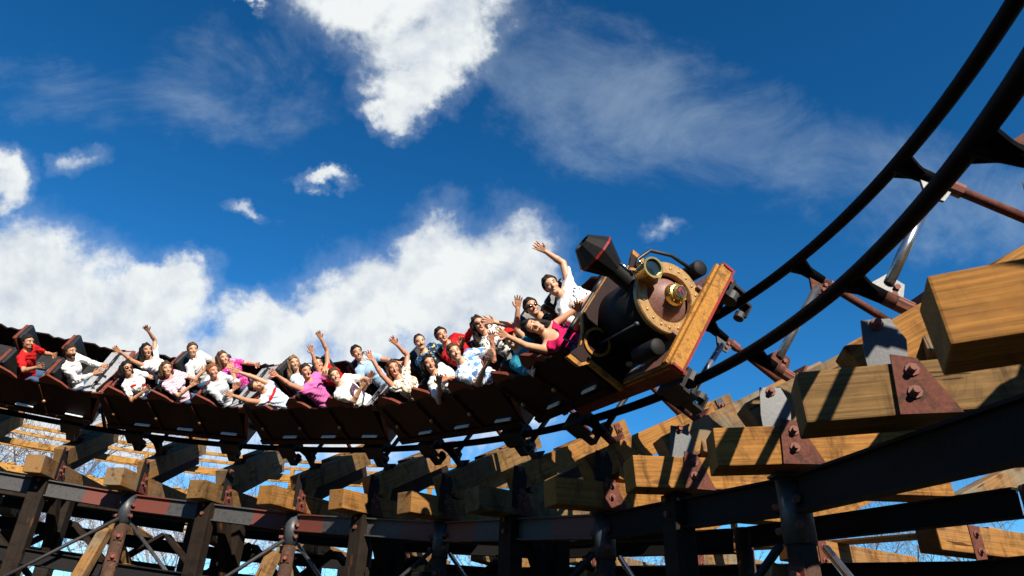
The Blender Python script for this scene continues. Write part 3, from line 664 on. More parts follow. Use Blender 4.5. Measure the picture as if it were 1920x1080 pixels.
# ------------------------------------------------------------------ riders: one smooth skin grown around a posed skeleton
class Field:
    """signed distance on a box of voxels, made of blended tapered limbs and ellipsoids; surface() meshes it"""
    def __init__(s, lo, hi, h):
        s.lo = np.asarray(lo, float); s.h = h; s.n = np.ceil((np.asarray(hi) - s.lo) / h).astype(int) + 1
        s.D = np.full(s.n, .09, np.float32)
    def _box(s, lo, hi):
        a = np.clip(np.floor((lo - s.lo) / s.h).astype(int), 0, s.n - 1); b = np.clip(np.ceil((hi - s.lo) / s.h).astype(int) + 1, 0, s.n)
        if np.any(b - a < 1): return None, None
        g = [s.lo[i] + s.h * np.arange(a[i], b[i]) for i in range(3)]
        return tuple(slice(a[i], b[i]) for i in range(3)), np.stack(np.meshgrid(*g, indexing='ij'), -1)
    def put(s, sl, d, k):
        a = s.D[sl]
        if k <= 0: s.D[sl] = np.minimum(a, d); return
        hh = np.clip(.5 + .5 * (a - d) / k, 0, 1); s.D[sl] = (a * (1 - hh) + d * hh - k * hh * (1 - hh)).astype(np.float32)
    def cap(s, a, b, ra, rb, k=.02):
        a = np.asarray(a, float); b = np.asarray(b, float); m = max(ra, rb) + .06
        sl, P = s._box(np.minimum(a, b) - m, np.maximum(a, b) + m)
        if sl is None: return
        ab = b - a; t = np.clip(((P - a) @ ab) / (ab @ ab + 1e-9), 0, 1)
        s.put(sl, np.linalg.norm(P - a - t[..., None] * ab, axis=-1) - (ra + (rb - ra) * t), k)
    def ell_d(s, P, c, ax, r):
        q = np.stack([((P - c) @ ax[i]) / r[i] for i in range(3)], -1); l = np.linalg.norm(q, axis=-1); g = np.linalg.norm(q / np.asarray(r), axis=-1) + 1e-6
        return l * (l - 1) / g
    def ell(s, c, ax, r, k=.02):
        c = np.asarray(c, float); m = max(r) + .06; sl, P = s._box(c - m, c + m)
        if sl is None: return
        s.put(sl, s.ell_d(P, c, ax, r), k)
    def cut(s, c, ax, r):
        c = np.asarray(c, float); m = max(r) + .03; sl, P = s._box(c - m, c + m)
        if sl is None: return
        s.D[sl] = np.maximum(s.D[sl], -s.ell_d(P, c, ax, r).astype(np.float32))
    def surface(s):
        D = s.D; n = D.shape; sg = D < 0
        c8 = [sg[i:n[0] - 1 + i, j:n[1] - 1 + j, k:n[2] - 1 + k] for i in (0, 1) for j in (0, 1) for k in (0, 1)]
        cnt = sum(x.astype(np.int8) for x in c8); act = (cnt > 0) & (cnt < 8)
        idx = np.argwhere(act); vid = np.full(act.shape, -1, np.int64); vid[act] = np.arange(len(idx))
        acc = np.zeros((len(idx), 3)); num = np.zeros(len(idx)); I, J, K = idx.T
        corners = [(i, j, k) for i in (0, 1) for j in (0, 1) for k in (0, 1)]
        for p in range(8):
            for q in range(p + 1, 8):
                a, b = np.array(corners[p]), np.array(corners[q])
                if np.abs(a - b).sum() != 1: continue
                da = D[I + a[0], J + a[1], K + a[2]]; db = D[I + b[0], J + b[1], K + b[2]]; m = (da < 0) != (db < 0)
                t = da[m] / (da[m] - db[m]); acc[m] += a + t[:, None] * (b - a); num[m] += 1
        V = (idx + acc / num[:, None]) * s.h + s.lo
        Q = []
        for ax in range(3):
            u, v = [(1, 2), (2, 0), (0, 1)][ax]
            sl0 = [slice(None)] * 3; sl1 = [slice(None)] * 3; sl0[ax] = slice(0, -1); sl1[ax] = slice(1, None)
            A = sg[tuple(sl0)]; B = sg[tuple(sl1)]; e = np.argwhere(A != B)
            e = e[(e[:, u] > 0) & (e[:, v] > 0) & (e[:, u] < n[u] - 1) & (e[:, v] < n[v] - 1)]
            if not len(e): continue
            def at(du, dv):
                f = e.copy(); f[:, u] -= du; f[:, v] -= dv; return vid[f[:, 0], f[:, 1], f[:, 2]]
            q = np.stack([at(1, 1), at(0, 1), at(0, 0), at(1, 0)], 1); flip = ~A[e[:, 0], e[:, 1], e[:, 2]]
            q[flip] = q[flip][:, ::-1]; Q.append(q)
        return V, np.concatenate(Q) if Q else np.zeros((0, 4), int)
    def build(s, name, mats, parent):
        V, Q = s.surface(); me = bpy.data.meshes.new(name)
        me.from_pydata(V.tolist(), [], Q.tolist()); me.polygons.foreach_set('use_smooth', [True] * len(me.polygons)); me.update()
        for m in (mats if isinstance(mats, (list, tuple)) else [mats]): me.materials.append(m)
        o = bpy.data.objects.new(name, me); col.objects.link(o); o.parent = parent; return o

def skin(name, c):
    m, nt, B, N, L = new_mat(name); v = objvec(nt); n = noise(nt, 14, 4, .6, v)
    r = ramp(nt, [(.3, tuple(x * .82 for x in c)), (.7, tuple(min(1, x * 1.1) for x in c))]); L(n.outputs['Fac'], r.inputs[0]); L(r.outputs[0], B.inputs['Base Color'])
    B.inputs['Roughness'].default_value = .5; B.inputs['Subsurface Weight'].default_value = .0; return m
SK = {'fair': skin('skin_fair', (.58, .295, .175)), 'mid': skin('skin_tan', (.48, .23, .125)), 'red': skin('skin_flushed', (.54, .23, .135)), 'dark': skin('skin_brown', (.22, .10, .055))}
def hairm(name, c):
    m, nt, B, N, L = new_mat(name); v = objvec(nt, (60, 60, 9)); n = noise(nt, 1, 4, .6, v)
    r = ramp(nt, [(.3, tuple(x * .5 for x in c)), (.75, tuple(x * 1.5 for x in c))]); L(n.outputs['Fac'], r.inputs[0]); L(r.outputs[0], B.inputs['Base Color']); B.inputs['Roughness'].default_value = .7; B.inputs['Specular IOR Level'].default_value = .2; bump(nt, B, n.outputs['Fac'], .5, .006); return m
HR = {'black': hairm('hair_black', (.010, .008, .008)), 'dark': hairm('hair_dark_brown', (.028, .015, .010)), 'brown': hairm('hair_brown', (.075, .036, .018)), 'red': hairm('hair_reddish', (.19, .075, .028)), 'blond': hairm('hair_light_brown', (.20, .11, .05))}
def cloth(name, c, kind='plain', c2=(.8, .8, .8), sc=10, th=.5, c3=None):
    m, nt, B, N, L = new_mat(name); v = objvec(nt, rnd=False); n = noise(nt, 9, 4, .6, v); out = None
    if kind == 'plain': out = mixc(nt, n.outputs['Fac'], tuple(x * .85 for x in c), c)
    elif kind == 'stripe':
        w_ = N('ShaderNodeTexWave'); w_.bands_direction = 'Z'; w_.inputs['Scale'].default_value = sc; w_.inputs['Distortion'].default_value = 1.2; L(v, w_.inputs['Vector'])
        r = ramp(nt, [(th - .06, (0, 0, 0)), (th + .06, (1, 1, 1))]); L(w_.outputs['Fac'], r.inputs[0]); out = mixc(nt, r.outputs[0], c, c2)
    elif kind == 'floral':
        vo = N('ShaderNodeTexNoise'); vo.inputs['Scale'].default_value = sc; vo.inputs['Detail'].default_value = 2.5; vo.inputs['Roughness'].default_value = .6; vo.inputs['Distortion'].default_value = 1.2; L(v, vo.inputs['Vector'])
        r = ramp(nt, [(th - .015, (0, 0, 0)), (th + .015, (1, 1, 1))]); L(vo.outputs['Fac'], r.inputs[0]); out = mixc(nt, r.outputs[0], c, c2)
        if c3:
            v2 = N('ShaderNodeTexNoise'); v2.inputs['Scale'].default_value = sc * 1.15; v2.inputs['Detail'].default_value = 2; mp = N('ShaderNodeMapping'); mp.inputs['Location'].default_value = (7, 3, 1); L(v, mp.inputs['Vector']); L(mp.outputs[0], v2.inputs['Vector'])
            r2 = ramp(nt, [(th + .06, (0, 0, 0)), (th + .09, (1, 1, 1))]); L(v2.outputs['Fac'], r2.inputs[0]); out = mixc(nt, r2.outputs[0], out, c3)
    L(out, B.inputs['Base Color']); B.inputs['Roughness'].default_value = .85; B.inputs['Specular IOR Level'].default_value = .15
    bump(nt, B, noise(nt, 22, 3, .6, v, .8).outputs['Fac'], .5, .012); return m
M['mouth'] = plain('mouth_inside', (.05, .008, .008), .6, 0, .1); M['teeth'] = plain('teeth', (.75, .72, .65), .4, 0, .05); M['eye'] = plain('eye_dark', (.02, .013, .01), .25, 0, .1); M['eye_white'] = plain('eye_white', (.30, .27, .24), .3, 0, .05)
M['shades'] = plain('sunglass_lens', (.006, .006, .007), .08, 0, .1)
DEN = cloth('denim', (.045, .085, .17)); KHA = cloth('dark_trousers', (.03, .03, .035)); BEI = cloth('beige_shorts', (.35, .27, .17))
def unit(v): v = np.asarray(v, float); return v / (np.linalg.norm(v) + 1e-9)

def rider(car, x, side, head_px, label, shirt, sleeve='short', hair=('short', 'dark'), sk='fair', R=None, L=None, look=.55, legs=None, size=1.0, female=False, beard=None,
          shades=False, mouth='smile', extra=None, tilt=0.0, h=.0095, hipdx=0.0, elbR=None, elbL=None, upw=.55, cap=None, collar=None, necks=1.0):
    Mc = car_mats[car]; hipl = np.array([x + .02 + hipdx, .30 * side, .775])
    Mi = Mc.inverted()
    root = empty('person', Mc @ Matrix.Translation(Vector(hipl)), label, 'person', 'riders on the coaster train')
    def loc(Xw): return np.array(Mi @ Vector(Xw)) - hipl
    camL = loc(CAM)
    rot = np.array(Mc.to_3x3()); wup = rot.T @ ZV
    def near(px, default, maxd):
        """point on the sight line of px closest to a default place, kept within maxd of it"""
        o = camL; d = unit(rot.T @ ray(*px)); q = o + d * ((default - o) @ d); v = q - default; l = np.linalg.norm(v)
        return default + v * min(1, maxd / (l + 1e-9))
    H = near(head_px, np.array([-.07, 0, .70]), .42)
    torso = unit(H); hu0 = unit(torso * (1 - upw) + wup * upw)
    NB = H - unit(hu0 * .6 + torso * .4) * .165 * size
    ut = unit(NB); tl = np.linalg.norm(NB)
    if tl > .60: NB = ut * .60
    if tl < .40: NB = ut * .40
    H = NB + unit(hu0 * .6 + ut * .4) * .165 * size if tl > .6 or tl < .40 else H
    ly = unit(np.array([0, 1., 0]) - ut * ut[1]); f = np.cross(ly, ut)
    # head frame
    toC = unit(camL - H); hf = unit(f * (1 - look) + toC * look + np.array([0, 0, .05])); hu = unit(hu0 - hf * (hu0 @ hf)); hl = np.cross(hu, hf)
    if tilt: hu, hl = hu * math.cos(tilt) + hl * math.sin(tilt), hl * math.cos(tilt) - hu * math.sin(tilt)
    ax = np.array([hf, hl, hu]); tax = np.array([f, ly, ut]); w = (.165 if female else .185) * size
    SR = NB - ut * .055 - ly * w; SLh = NB - ut * .055 + ly * w
    up_, fo_ = .285 * size, .255 * size
    arms = []
    for S, tg, sgn, eh in ((SR, R, -1, elbR), (SLh, L, 1, elbL)):
        bar = np.array([.40 - .02 - .0, sgn * .12, 1.06 - .775 + .005])
        grip = tg is None
        if grip: T = bar - np.array([hipdx, 0, 0])
        else:
            if len(tg) == 3:                     # hand hangs outside: meets the sight line in the plane beside the car
                o_ = camL; d_ = unit(rot.T @ ray(*tg[:2])); T = o_ + d_ * ((tg[2] - o_[1]) / d_[1])
            elif tg[1] < head_px[1] - 8: T = near(tg, S + unit(ut + ly * sgn * .3 + wup * .5) * .5, 9.0)
            else: T = near(tg, S + f * .42 - ut * .14, 9.0)
            v = T - S; l = np.linalg.norm(v); T = S + v / l * min(l, (up_ + fo_ + .085) * .995)
        v = T - S; l = np.linalg.norm(v); d = v / l
        hd = d if not grip else unit(d + np.array([.35, 0, -.35]))
        Wp = T - hd * .085 * size; v = Wp - S; l = min(np.linalg.norm(v), (up_ + fo_) * .998); d = unit(v); Wp = S + d * l
        cs = np.clip((up_ ** 2 + l * l - fo_ ** 2) / (2 * up_ * l), -1, 1); hint = np.asarray(eh, float) if eh is not None else (-ut * .8 + ly * sgn * .7 - f * .3)
        hp = unit(hint - d * (hint @ d)); E_ = S + d * up_ * cs + hp * up_ * math.sqrt(1 - cs * cs)
        fd = unit(Wp - E_)
        arms.append((S, E_, Wp, fd if not grip else unit(fd * .8 + np.array([.25, 0, .1])), sgn, grip))
    hipL = np.array([0, .095, 0]); lg = []
    for s_ in (-1, 1): lg.append((np.array([0, .09 * s_, 0.]), np.array([.40, .11 * s_, .03]), np.array([.50, .11 * s_, -.36]), np.array([.66, .12 * s_, -.40])))
    pts = [H] + [p for a in arms for p in a[:3]] + [q for l_ in lg for q in l_] + [np.zeros(3)] + [a[2] + a[3] * .2 for a in arms]
    lo = np.min(pts, 0) - .20; hi = np.max(pts, 0) + .20
    F = Field(lo, hi, h)
    # trunk
    bw = .88 if female else 1.0
    def trunk(F, g):
        F.ell(ut * .02, tax, (.115 + g, .165 * (1.03 if female else .98) + g, .12 + g), .03)
        F.ell(ut * .20 + f * .005, tax, (.100 + g, .142 * bw + g, .17 + g), .05)
        F.ell(ut * (np.linalg.norm(NB) - .19) + f * .005, tax, (.112 + g, .168 * bw + g, .17 + g), .05)
        if female:
            for s_ in (-1, 1): F.ell(ut * (np.linalg.norm(NB) - .20) + f * .085 + ly * .07 * s_, tax, (.055 + g, .06 + g, .06 + g), .04)
        F.cap(SR + ut * .005 + ly * .03, SLh + ut * .005 - ly * .03, .058 + g, .058 + g, .05)
        F.cap(NB - ut * .10, NB - ut * .015, .085 + g, .055 + g, .04)
    trunk(F, -.006)
    for a, b, c, e in lg:
        F.cap(a, b, .085, .058, .03); F.cap(b, c, .055, .038, .02); F.cap(c, e, .038, .03, .02)
    F.cap(NB - ut * .04, H - hu * .05 - hf * .012, .056, .052, .03)
    # head: skull, jaw, cheeks, nose, brow, ears, lips
    z = size
    F.ell(H + hu * .028 * z - hf * .008, ax, (.097 * z, .077 * z, .092 * z), .02)
    F.ell(H - hu * .045 * z + hf * .022, ax, (.068 * z, .058 * z, .078 * z), .03)
    F.cap(H + hf * .066 * z - hu * .098 * z - hl * .012, H + hf * .066 * z - hu * .098 * z + hl * .012, .024, .024, .02)
    F.cap(H + hf * .086 * z + hu * .008, H + hf * .108 * z - hu * .036, .010, .0155, .012)
    F.cap(H + hf * .074 * z + hu * .025 + hl * .045, H + hf * .074 * z + hu * .025 - hl * .045, .013, .013, .014)
    for s_ in (-1, 1):
        F.ell(H + hl * .078 * s_ * z - hf * .012 - hu * .006, ax, (.020, .010, .032), .008)
        F.ell(H + hl * .040 * s_ + hf * .062 - hu * .032, ax, (.026, .024, .026), .02)
        F.cut(H + hl * .032 * s_ + hf * .098 * z + hu * .003, ax, (.014, .017, .010))
    if mouth == 'open': F.cut(H + hf * .098 * z - hu * .072, ax, (.03, .022, .022))
    # arms and five-fingered hands
    for S, E_, Wp, hd, sgn, grip in arms:
        F.cap(S, E_, .052 * bw, .041 * bw, .025); F.cap(E_, E_ + (Wp - E_) * .35, .040 * bw, .041 * bw, .012); F.cap(E_ + (Wp - E_) * .35, Wp, .040 * bw, .026, .012)
        pn = unit(camL - Wp) if not grip else np.array([0, 0, -1.]); pn = unit(pn - hd * (pn @ hd)); sd = np.cross(hd, pn) * sgn
        # sd points to the thumb side
        if grip: sd = unit(np.array([0, -sgn, 0.]) - hd * (-sgn * hd[1])); pn = np.cross(sd, hd) * -sgn
        if pn @ (np.array([0, 0, -1.]) if grip else unit(camL - Wp)) < 0: pn = -pn
        hs = 1.06 * size
        for j, (o_, ln, sp) in enumerate(((.030, .072, .20), (.010, .082, .06), (-.011, .077, -.08), (-.030, .060, -.24))):
            b0 = Wp + hd * .012 + sd * o_ * .5; b1 = Wp + (hd * .085 + sd * o_) * hs
            F.cap(b0, b1, .0145, .0125, .008)
            if grip:
                k1 = b1 + (hd * .5 + pn * .85) * ln * .5; k2 = k1 + (-hd * .7 + pn * .55) * ln * .45
            else:
                fdv = unit(hd + sd * sp + pn * .10); k1 = b1 + fdv * ln * .5 * hs; k2 = k1 + unit(fdv + pn * .22) * ln * .5 * hs
            F.cap(b1, k1, .0105, .0098, .004); F.cap(k1, k2, .0098, .0088, .003)
        t0 = Wp + hd * .025 + sd * .022; t1 = t0 + unit(hd * .62 + sd * .75 + pn * .2) * .042 * hs; t2 = t1 + unit(hd * (.9 if not grip else .5) + sd * .35 + pn * (.1 if not grip else .7)) * .034 * hs
        F.cap(t0, t1, .0145, .012, .008); F.cap(t1, t2, .0118, .010, .003)
    body = F.build('body', SK[sk], root)
    # shirt with sleeves, trousers
    G = Field(lo, hi, h * 1.1); trunk(G, .012)
    for S, E_, Wp, hd, sgn, grip in arms:
        if sleeve == 'long': G.cap(S, E_, .066 * bw, .055 * bw, .03); G.cap(E_, E_ + (Wp - E_) * .88, .055 * bw, .040, .012)
        elif sleeve == 'short': G.cap(S, S + (E_ - S) * .62, .068 * bw, .064 * bw, .03)
    sl, P = G._box(lo, hi); ph = (x * 3 + side) * 2.1
    q = P @ ut; r1 = P @ ly; r2 = P @ f
    G.D[sl] += (.0055 * np.sin(34 * q + 16 * r1 + 9 * np.sin(13 * r2 + ph)) + .004 * np.sin(47 * r1 - 21 * q + 7 * np.sin(17 * q + ph))).astype(np.float32)
    nk = NB + ut * .012; G.D[sl] = np.maximum(G.D[sl], ((P - nk) @ unit(ut + f * .28 * necks) + (.0 if sleeve != 'none' else .03)).astype(np.float32))
    if sleeve == 'none': G.cut(NB + f * .10 - ut * .02, tax, (.10, .085, .11)); G.cut(NB - f * .11, tax, (.10, .08, .09))
    else: G.cut(NB + ut * .03 + f * .035, tax, (.075, .062, .06))
    G.build('shirt', shirt, root)
    if collar is not None:
        mb = MB()
        for s_ in (-1, 1): mb.prism([NB + f * .075 - ut * .03, NB + ly * .06 * s_ + f * .03 + ut * .045, NB + ly * .085 * s_ + f * .05 - ut * .01, NB + ly * .035 * s_ + f * .105 - ut * .085], (0, 0, 0), Vector(f * .012))
        mb.build('collar', collar, root)
    T_ = Field(np.min([q for l_ in lg for q in l_], 0) - .17, np.max([q for l_ in lg for q in l_], 0) + .17, h * 1.25)
    T_.ell(ut * .0, tax, (.125, .172, .115), .03)
    for a, b, c, e in lg: T_.cap(a, b, .098, .072, .03); T_.cap(b, c, .070, .055, .02)
    T_.build('trousers', legs or DEN, root)
    # hair
    st_, hc = hair; hm = HR[hc]
    A = Field(H - .36, H + .24, .0085); r = (.114 * z, .095 * z, .108 * z)
    A.ell(H + hu * .030 * z - hf * .012, ax, r, 0)
    sl, P = A._box(H - .36, H + .24); a = (P - H) @ hf; b = (P - H) @ hl; c = (P - H) @ hu
    line = np.where(c > .052 * z, .042 + (c - .052) * (1.7 if st_ != 'thin' else .7), .018 if st_ in ('short', 'thin', 'curly') else .030) * z
    A.D[sl] = np.maximum(A.D[sl], (a - line).astype(np.float32) * .9)
    low = np.where(a < -.04, -.075, -.012)
    if st_ in ('short', 'thin', 'curly'): A.D[sl] = np.maximum(A.D[sl], (low - c).astype(np.float32) * .9)
    if st_ == 'thin': A.D[sl] += .006
    A.D[sl] += (.0035 * np.sin(90 * b + 30 * c) + .003 * np.sin(75 * a - 60 * c)).astype(np.float32)
    if st_ in ('bob', 'long'):
        ln = .13 if st_ == 'bob' else .27
        for s_ in (-1, 1):
            A.cap(H + hl * .072 * s_ - hf * .015 + hu * .02, H + hl * .088 * s_ - hf * .045 - hu * (ln * .8), .038, .046, .02)
            A.cap(H + hl * .045 * s_ - hf * .075 + hu * .02, H + hl * .06 * s_ - hf * .10 - hu * ln, .055, .06, .03)
        A.cap(H - hf * .085, H - hf * .125 - hu * ln, .06, .055, .04)
        A.D[sl] += (.006 * np.sin(70 * b + 25 * c + 2 * np.sin(30 * a))).astype(np.float32)
    if st_ == 'curly':
        A.D[sl] += (.010 * np.sin(60 * a) * np.sin(65 * b) * np.sin(60 * c) - .008).astype(np.float32)
    A.build('hair', hm, root)
    if cap is not None:
        C_ = Field(H - .25, H + .25, .0085); C_.ell(H + hu * .04 * z - hf * .01, ax, (.114 * z, .094 * z, .10 * z), 0); C_.ell(H + hu * .055 + hf * .12, ax, (.075, .065, .010), .01)
        sl, P = C_._box(H - .25, H + .25); C_.D[sl] = np.maximum(C_.D[sl], (.048 - (P - H) @ hu).astype(np.float32)); C_.build('cap', cap, root)
    if beard:
        Bd = Field(H - .2, H + .2, .0075)
        if beard == 'full':
            Bd.ell(H - hu * .062 * z + hf * .022, ax, (.076 * z, .066 * z, .078 * z), 0); sl, P = Bd._box(H - .2, H + .2)
            Bd.D[sl] = np.maximum(Bd.D[sl], ((P - H) @ hu + .040).astype(np.float32)); Bd.cut(H + hf * .10 - hu * .072, ax, (.04, .026, .013))
        Bd.cap(H + hf * .098 - hu * .054 - hl * .026, H + hf * .104 - hu * .050, .008, .010, .004); Bd.cap(H + hf * .098 - hu * .054 + hl * .026, H + hf * .104 - hu * .050, .008, .010, .004)
        Bd.build('beard' if beard == 'full' else 'moustache', hm, root)
    # face
    R3 = Matrix((hf, hl, hu)).transposed()
    def blob_(name, c, r, m):
        mb = MB(); mb.ball((0, 0, 0), 1, 6, r); o_ = mb.build(name, m, root); o_.matrix_local = Matrix.Translation(Vector(c)) @ R3.to_4x4(); return o_
    for s_ in (-1, 1):
        if shades:
            blob_('sunglass_lens', H + hf * .090 * z + hl * .033 * s_ - hu * .002, (.012, .028, .020), M['shades'])
        else:
            blob_('eye', H + hf * .0785 * z + hl * .032 * s_ + hu * .003, (.011, .0155, .0085), M['eye_white']); blob_('iris', H + hf * .086 * z + hl * .032 * s_ + hu * .003, (.006, .0078, .0075), M['eye'])
        blob_('eyebrow', H + hf * .087 * z + hl * .034 * s_ + hu * .029, (.006, .019, .0048), hm)
    if shades:
        mb = MB(); mb.tube([H + hl * .082 - hf * .01, H + hl * .066 + hf * .075, H + hf * .10 + hu * .008, H - hl * .066 + hf * .075, H - hl * .082 - hf * .01], .005, 6); mb.build('sunglass_frame', M['black'], root)
    if mouth == 'open':
        blob_('mouth', H + hf * .076 * z - hu * .074, (.011, .020, .018), M['mouth']); blob_('teeth', H + hf * .086 * z - hu * .058, (.006, .019, .0062), M['teeth'])
    else:
        blob_('mouth', H + hf * .0875 * z - hu * .073, (.007, .026, .0095), M['mouth']); blob_('teeth', H + hf * .0925 * z - hu * .0715, (.0045, .018, .005), M['teeth'])
    if extra: extra(root, f, ly, ut, NB, SR, SLh)
    return root

W_ = cloth('white_cotton', (.78, .77, .74)); RED = cloth('red_cotton', (.50, .012, .012)); CREAM = cloth('white_knit', (.74, .73, .70)); PINKP = cloth('pink_cotton', (.62, .14, .38))
GREYW = cloth('grey_white_cotton', (.55, .57, .58)); MAG = cloth('magenta_cotton', (.55, .012, .10)); BLU = cloth('light_blue_denim', (.33, .47, .63)); TEAL = cloth('teal_jacket', (.02, .20, .28)); REDK = cloth('red_knit', (.42, .012, .014))
STR = cloth('pink_stripe', (.78, .74, .74), 'stripe', (.62, .25, .36), 9, .55); FLO = cloth('dark_floral', (.012, .022, .06), 'floral', (.06, .22, .36), 15, .55, (.70, .48, .06)); HAW = cloth('black_white_floral', (.02, .02, .02), 'floral', (.72, .70, .64), 17, .47)
SWL = cloth('blue_white_print', (.70, .73, .76), 'floral', (.09, .23, .48), 11, .53); SCR = cloth('cream_print', (.72, .69, .62), 'floral', (.20, .17, .12), 17, .56, (.55, .35, .06)); PFL = cloth('magenta_print', (.50, .03, .22), 'floral', (.66, .30, .46), 16, .58)
DKF = cloth('black_floral', (.012, .012, .012), 'floral', (.38, .30, .14), 18, .60); LBL = cloth('pale_blue_cotton', (.52, .62, .74)); WB = cloth('white_blue_shirt', (.74, .75, .77)); M['dkgreen'] = cloth('dark_green_band', (.02, .05, .045)); GRA = cloth('dark_print', (.04, .045, .06), 'floral', (.42, .05, .18), 20, .57)
def chest_panel(m, w=.2, hgt=.16, up=-.19, off=0.0, nm='chest_print', skew=0.0):
    def fn(root, f, ly, ut, NB, SR, SL_):
        F2 = Field(NB - .35, NB + .2, .008); tax = np.array([f, ly, ut])
        tl = np.linalg.norm(NB); F2.ell(ut * (tl - .19) + f * .007, tax, (.131, .186, .187), .05); F2.ell(ut * .20 + f * .007, tax, (.119, .158, .187), .05)
        sl, P = F2._box(NB - .35, NB + .2); q = P - NB; a = q @ ly - off; b = q @ ut - up
        if skew: b = b + a * skew
        F2.D[sl] = np.maximum.reduce([F2.D[sl], (np.abs(a) - w / 2).astype(np.float32), (np.abs(b) - hgt / 2).astype(np.float32), (-(q @ f)).astype(np.float32)])
        F2.build(nm, m, root)
    return fn
def bands(m):
    def fn(root, f, ly, ut, NB, SR, SL_): pass
    return fn
NEAR, FAR = -1, 1
# last car
rider('last', .0, NEAR, (52, 640), 'person in a red short-sleeved top at the far left, arm hanging over the side', RED, hair=('short', 'black'), sk='mid', R=(74, 692, -.45), L=(108, 668), look=.35)
rider('last', -0 + .85, NEAR, (131, 653), 'person in a white long-sleeved sweater reaching forward', CREAM, 'long', ('short', 'dark'), 'mid', R=(184, 703), L=(200, 688), look=.3, beard='full', mouth='open')
# rear car
rider('rear', -.85, NEAR, (238, 690), 'person in a white shirt with red sleeves and a red sash', W_, 'short', ('bob', 'black'), 'mid', R=(276, 738), L=(290, 712), look=.45, shades=True, female=True, extra=chest_panel(RED, .36, .07, -.22, 0, 'sash', .9))
rider('rear', -.85, FAR, (275, 656), 'person in white and blue with one arm straight up and one arm out', WB, 'short', ('long', 'black'), 'mid', R=(217, 655), L=(276, 613), look=.55, female=True, mouth='open', extra=chest_panel(cloth('blue_red_print', (.05, .12, .45), 'floral', (.5, .03, .06), 14, .55), .26, .16, -.24, 0))
rider('rear', .0, NEAR, (312, 690), 'person in a white and pink striped T-shirt holding the bar with both hands', STR, 'short', ('bob', 'brown'), 'fair', R=(366, 725), L=(374, 714), look=.6, female=True)
rider('rear', .0, FAR, (361, 655), 'person in a plain white polo shirt sitting upright', W_, 'short', ('short', 'brown'), 'fair', R=(387, 701), look=.7, collar=W_, h=.009)
rider('rear', .85, NEAR, (398, 694), 'person in a loose grey white shirt leaning forward', GREYW, 'long', ('short', 'red'), 'red', R=(446, 732), L=(455, 721), look=.3)
rider('rear', .85, FAR, (418, 671), 'person in a magenta patterned blouse stretching both arms forward', PFL, 'short', ('long', 'brown'), 'fair', R=(442, 690), L=(487, 684), look=.4, female=True)
# middle car
rider('second', -.85, NEAR, (480, 724), 'person bent sideways in a pale shirt with a red stripe, arms reaching back', LBL, 'short', ('short', 'dark'), 'mid', R=(421, 738), L=(436, 693), look=.35, tilt=-.5, upw=.1, extra=chest_panel(RED, .34, .05, -.12, 0, 'chest_stripe'))
rider('second', -.85, FAR, (551, 680), 'person in a pale blue top sitting behind the bright pink shirt', LBL, 'short', ('long', 'blond'), 'fair', look=.6, female=True)
rider('second', .0, NEAR, (573, 696), 'person in a bright pink shirt with one hand raised behind', PINKP, 'short', ('short', 'dark'), 'red', R=(506, 697), L=(618, 702), look=.35, mouth='open', elbR=(-.2, -1, -.6))
rider('second', .0, FAR, (596, 682), 'person in red throwing both arms straight up', RED, 'none', ('short', 'black'), 'mid', R=(577, 640), L=(600, 627), look=.6, size=.93, female=True)
rider('second', .85, NEAR, (614, 694), 'person in a white T-shirt with a dark square print, both arms forward', W_, 'short', ('short', 'brown'), 'fair', R=(686, 724), L=(701, 713), look=.65, extra=chest_panel(GRA, .20, .17, -.22))
rider('second', .85, FAR, (664, 656), 'person in a light blue denim shirt sitting tall', BLU, 'short', ('short', 'black'), 'mid', R=(700, 712), look=.55, collar=BLU, h=.009)
# third car
rider('third', -.85, NEAR, (737, 690), 'screaming person in a cream printed shirt with both arms raised', SCR, 'short', ('long', 'brown'), 'red', R=(688, 662), L=(741, 636), look=.6, female=True, mouth='open', h=.0085)
rider('third', -.85, FAR, (787, 641), 'person in a navy shirt with yellow flowers', FLO, 'short', ('thin', 'dark'), 'fair', look=.65, beard='moustache', h=.0085)
rider('third', .0, NEAR, (804, 681), 'person in a plain white T-shirt with arms folded to the bar', W_, 'short', ('bob', 'black'), 'red', R=(828, 722), L=(842, 716), look=.55, female=True, mouth='open', h=.0085)
rider('third', .0, FAR, (822, 624), 'person in a bright red sweater with an open mouth', REDK, 'long', ('short', 'black'), 'red', L=(893, 612), look=.45, mouth='open', h=.0085, R=(872, 648))
rider('third', .85, NEAR, (847, 657), 'person in a blue and white printed shirt gripping the bar with straight arms', SWL, 'short', ('short', 'brown'), 'fair', R=(918, 686), L=(932, 656), look=.5, h=.0085)
rider('third', .85, FAR, (887, 600), 'screaming person in a black and white flowered shirt', HAW, 'short', ('long', 'dark'), 'red', R=(928, 640), L=(960, 612), look=.5, female=True, mouth='open', shades=True, h=.0085)
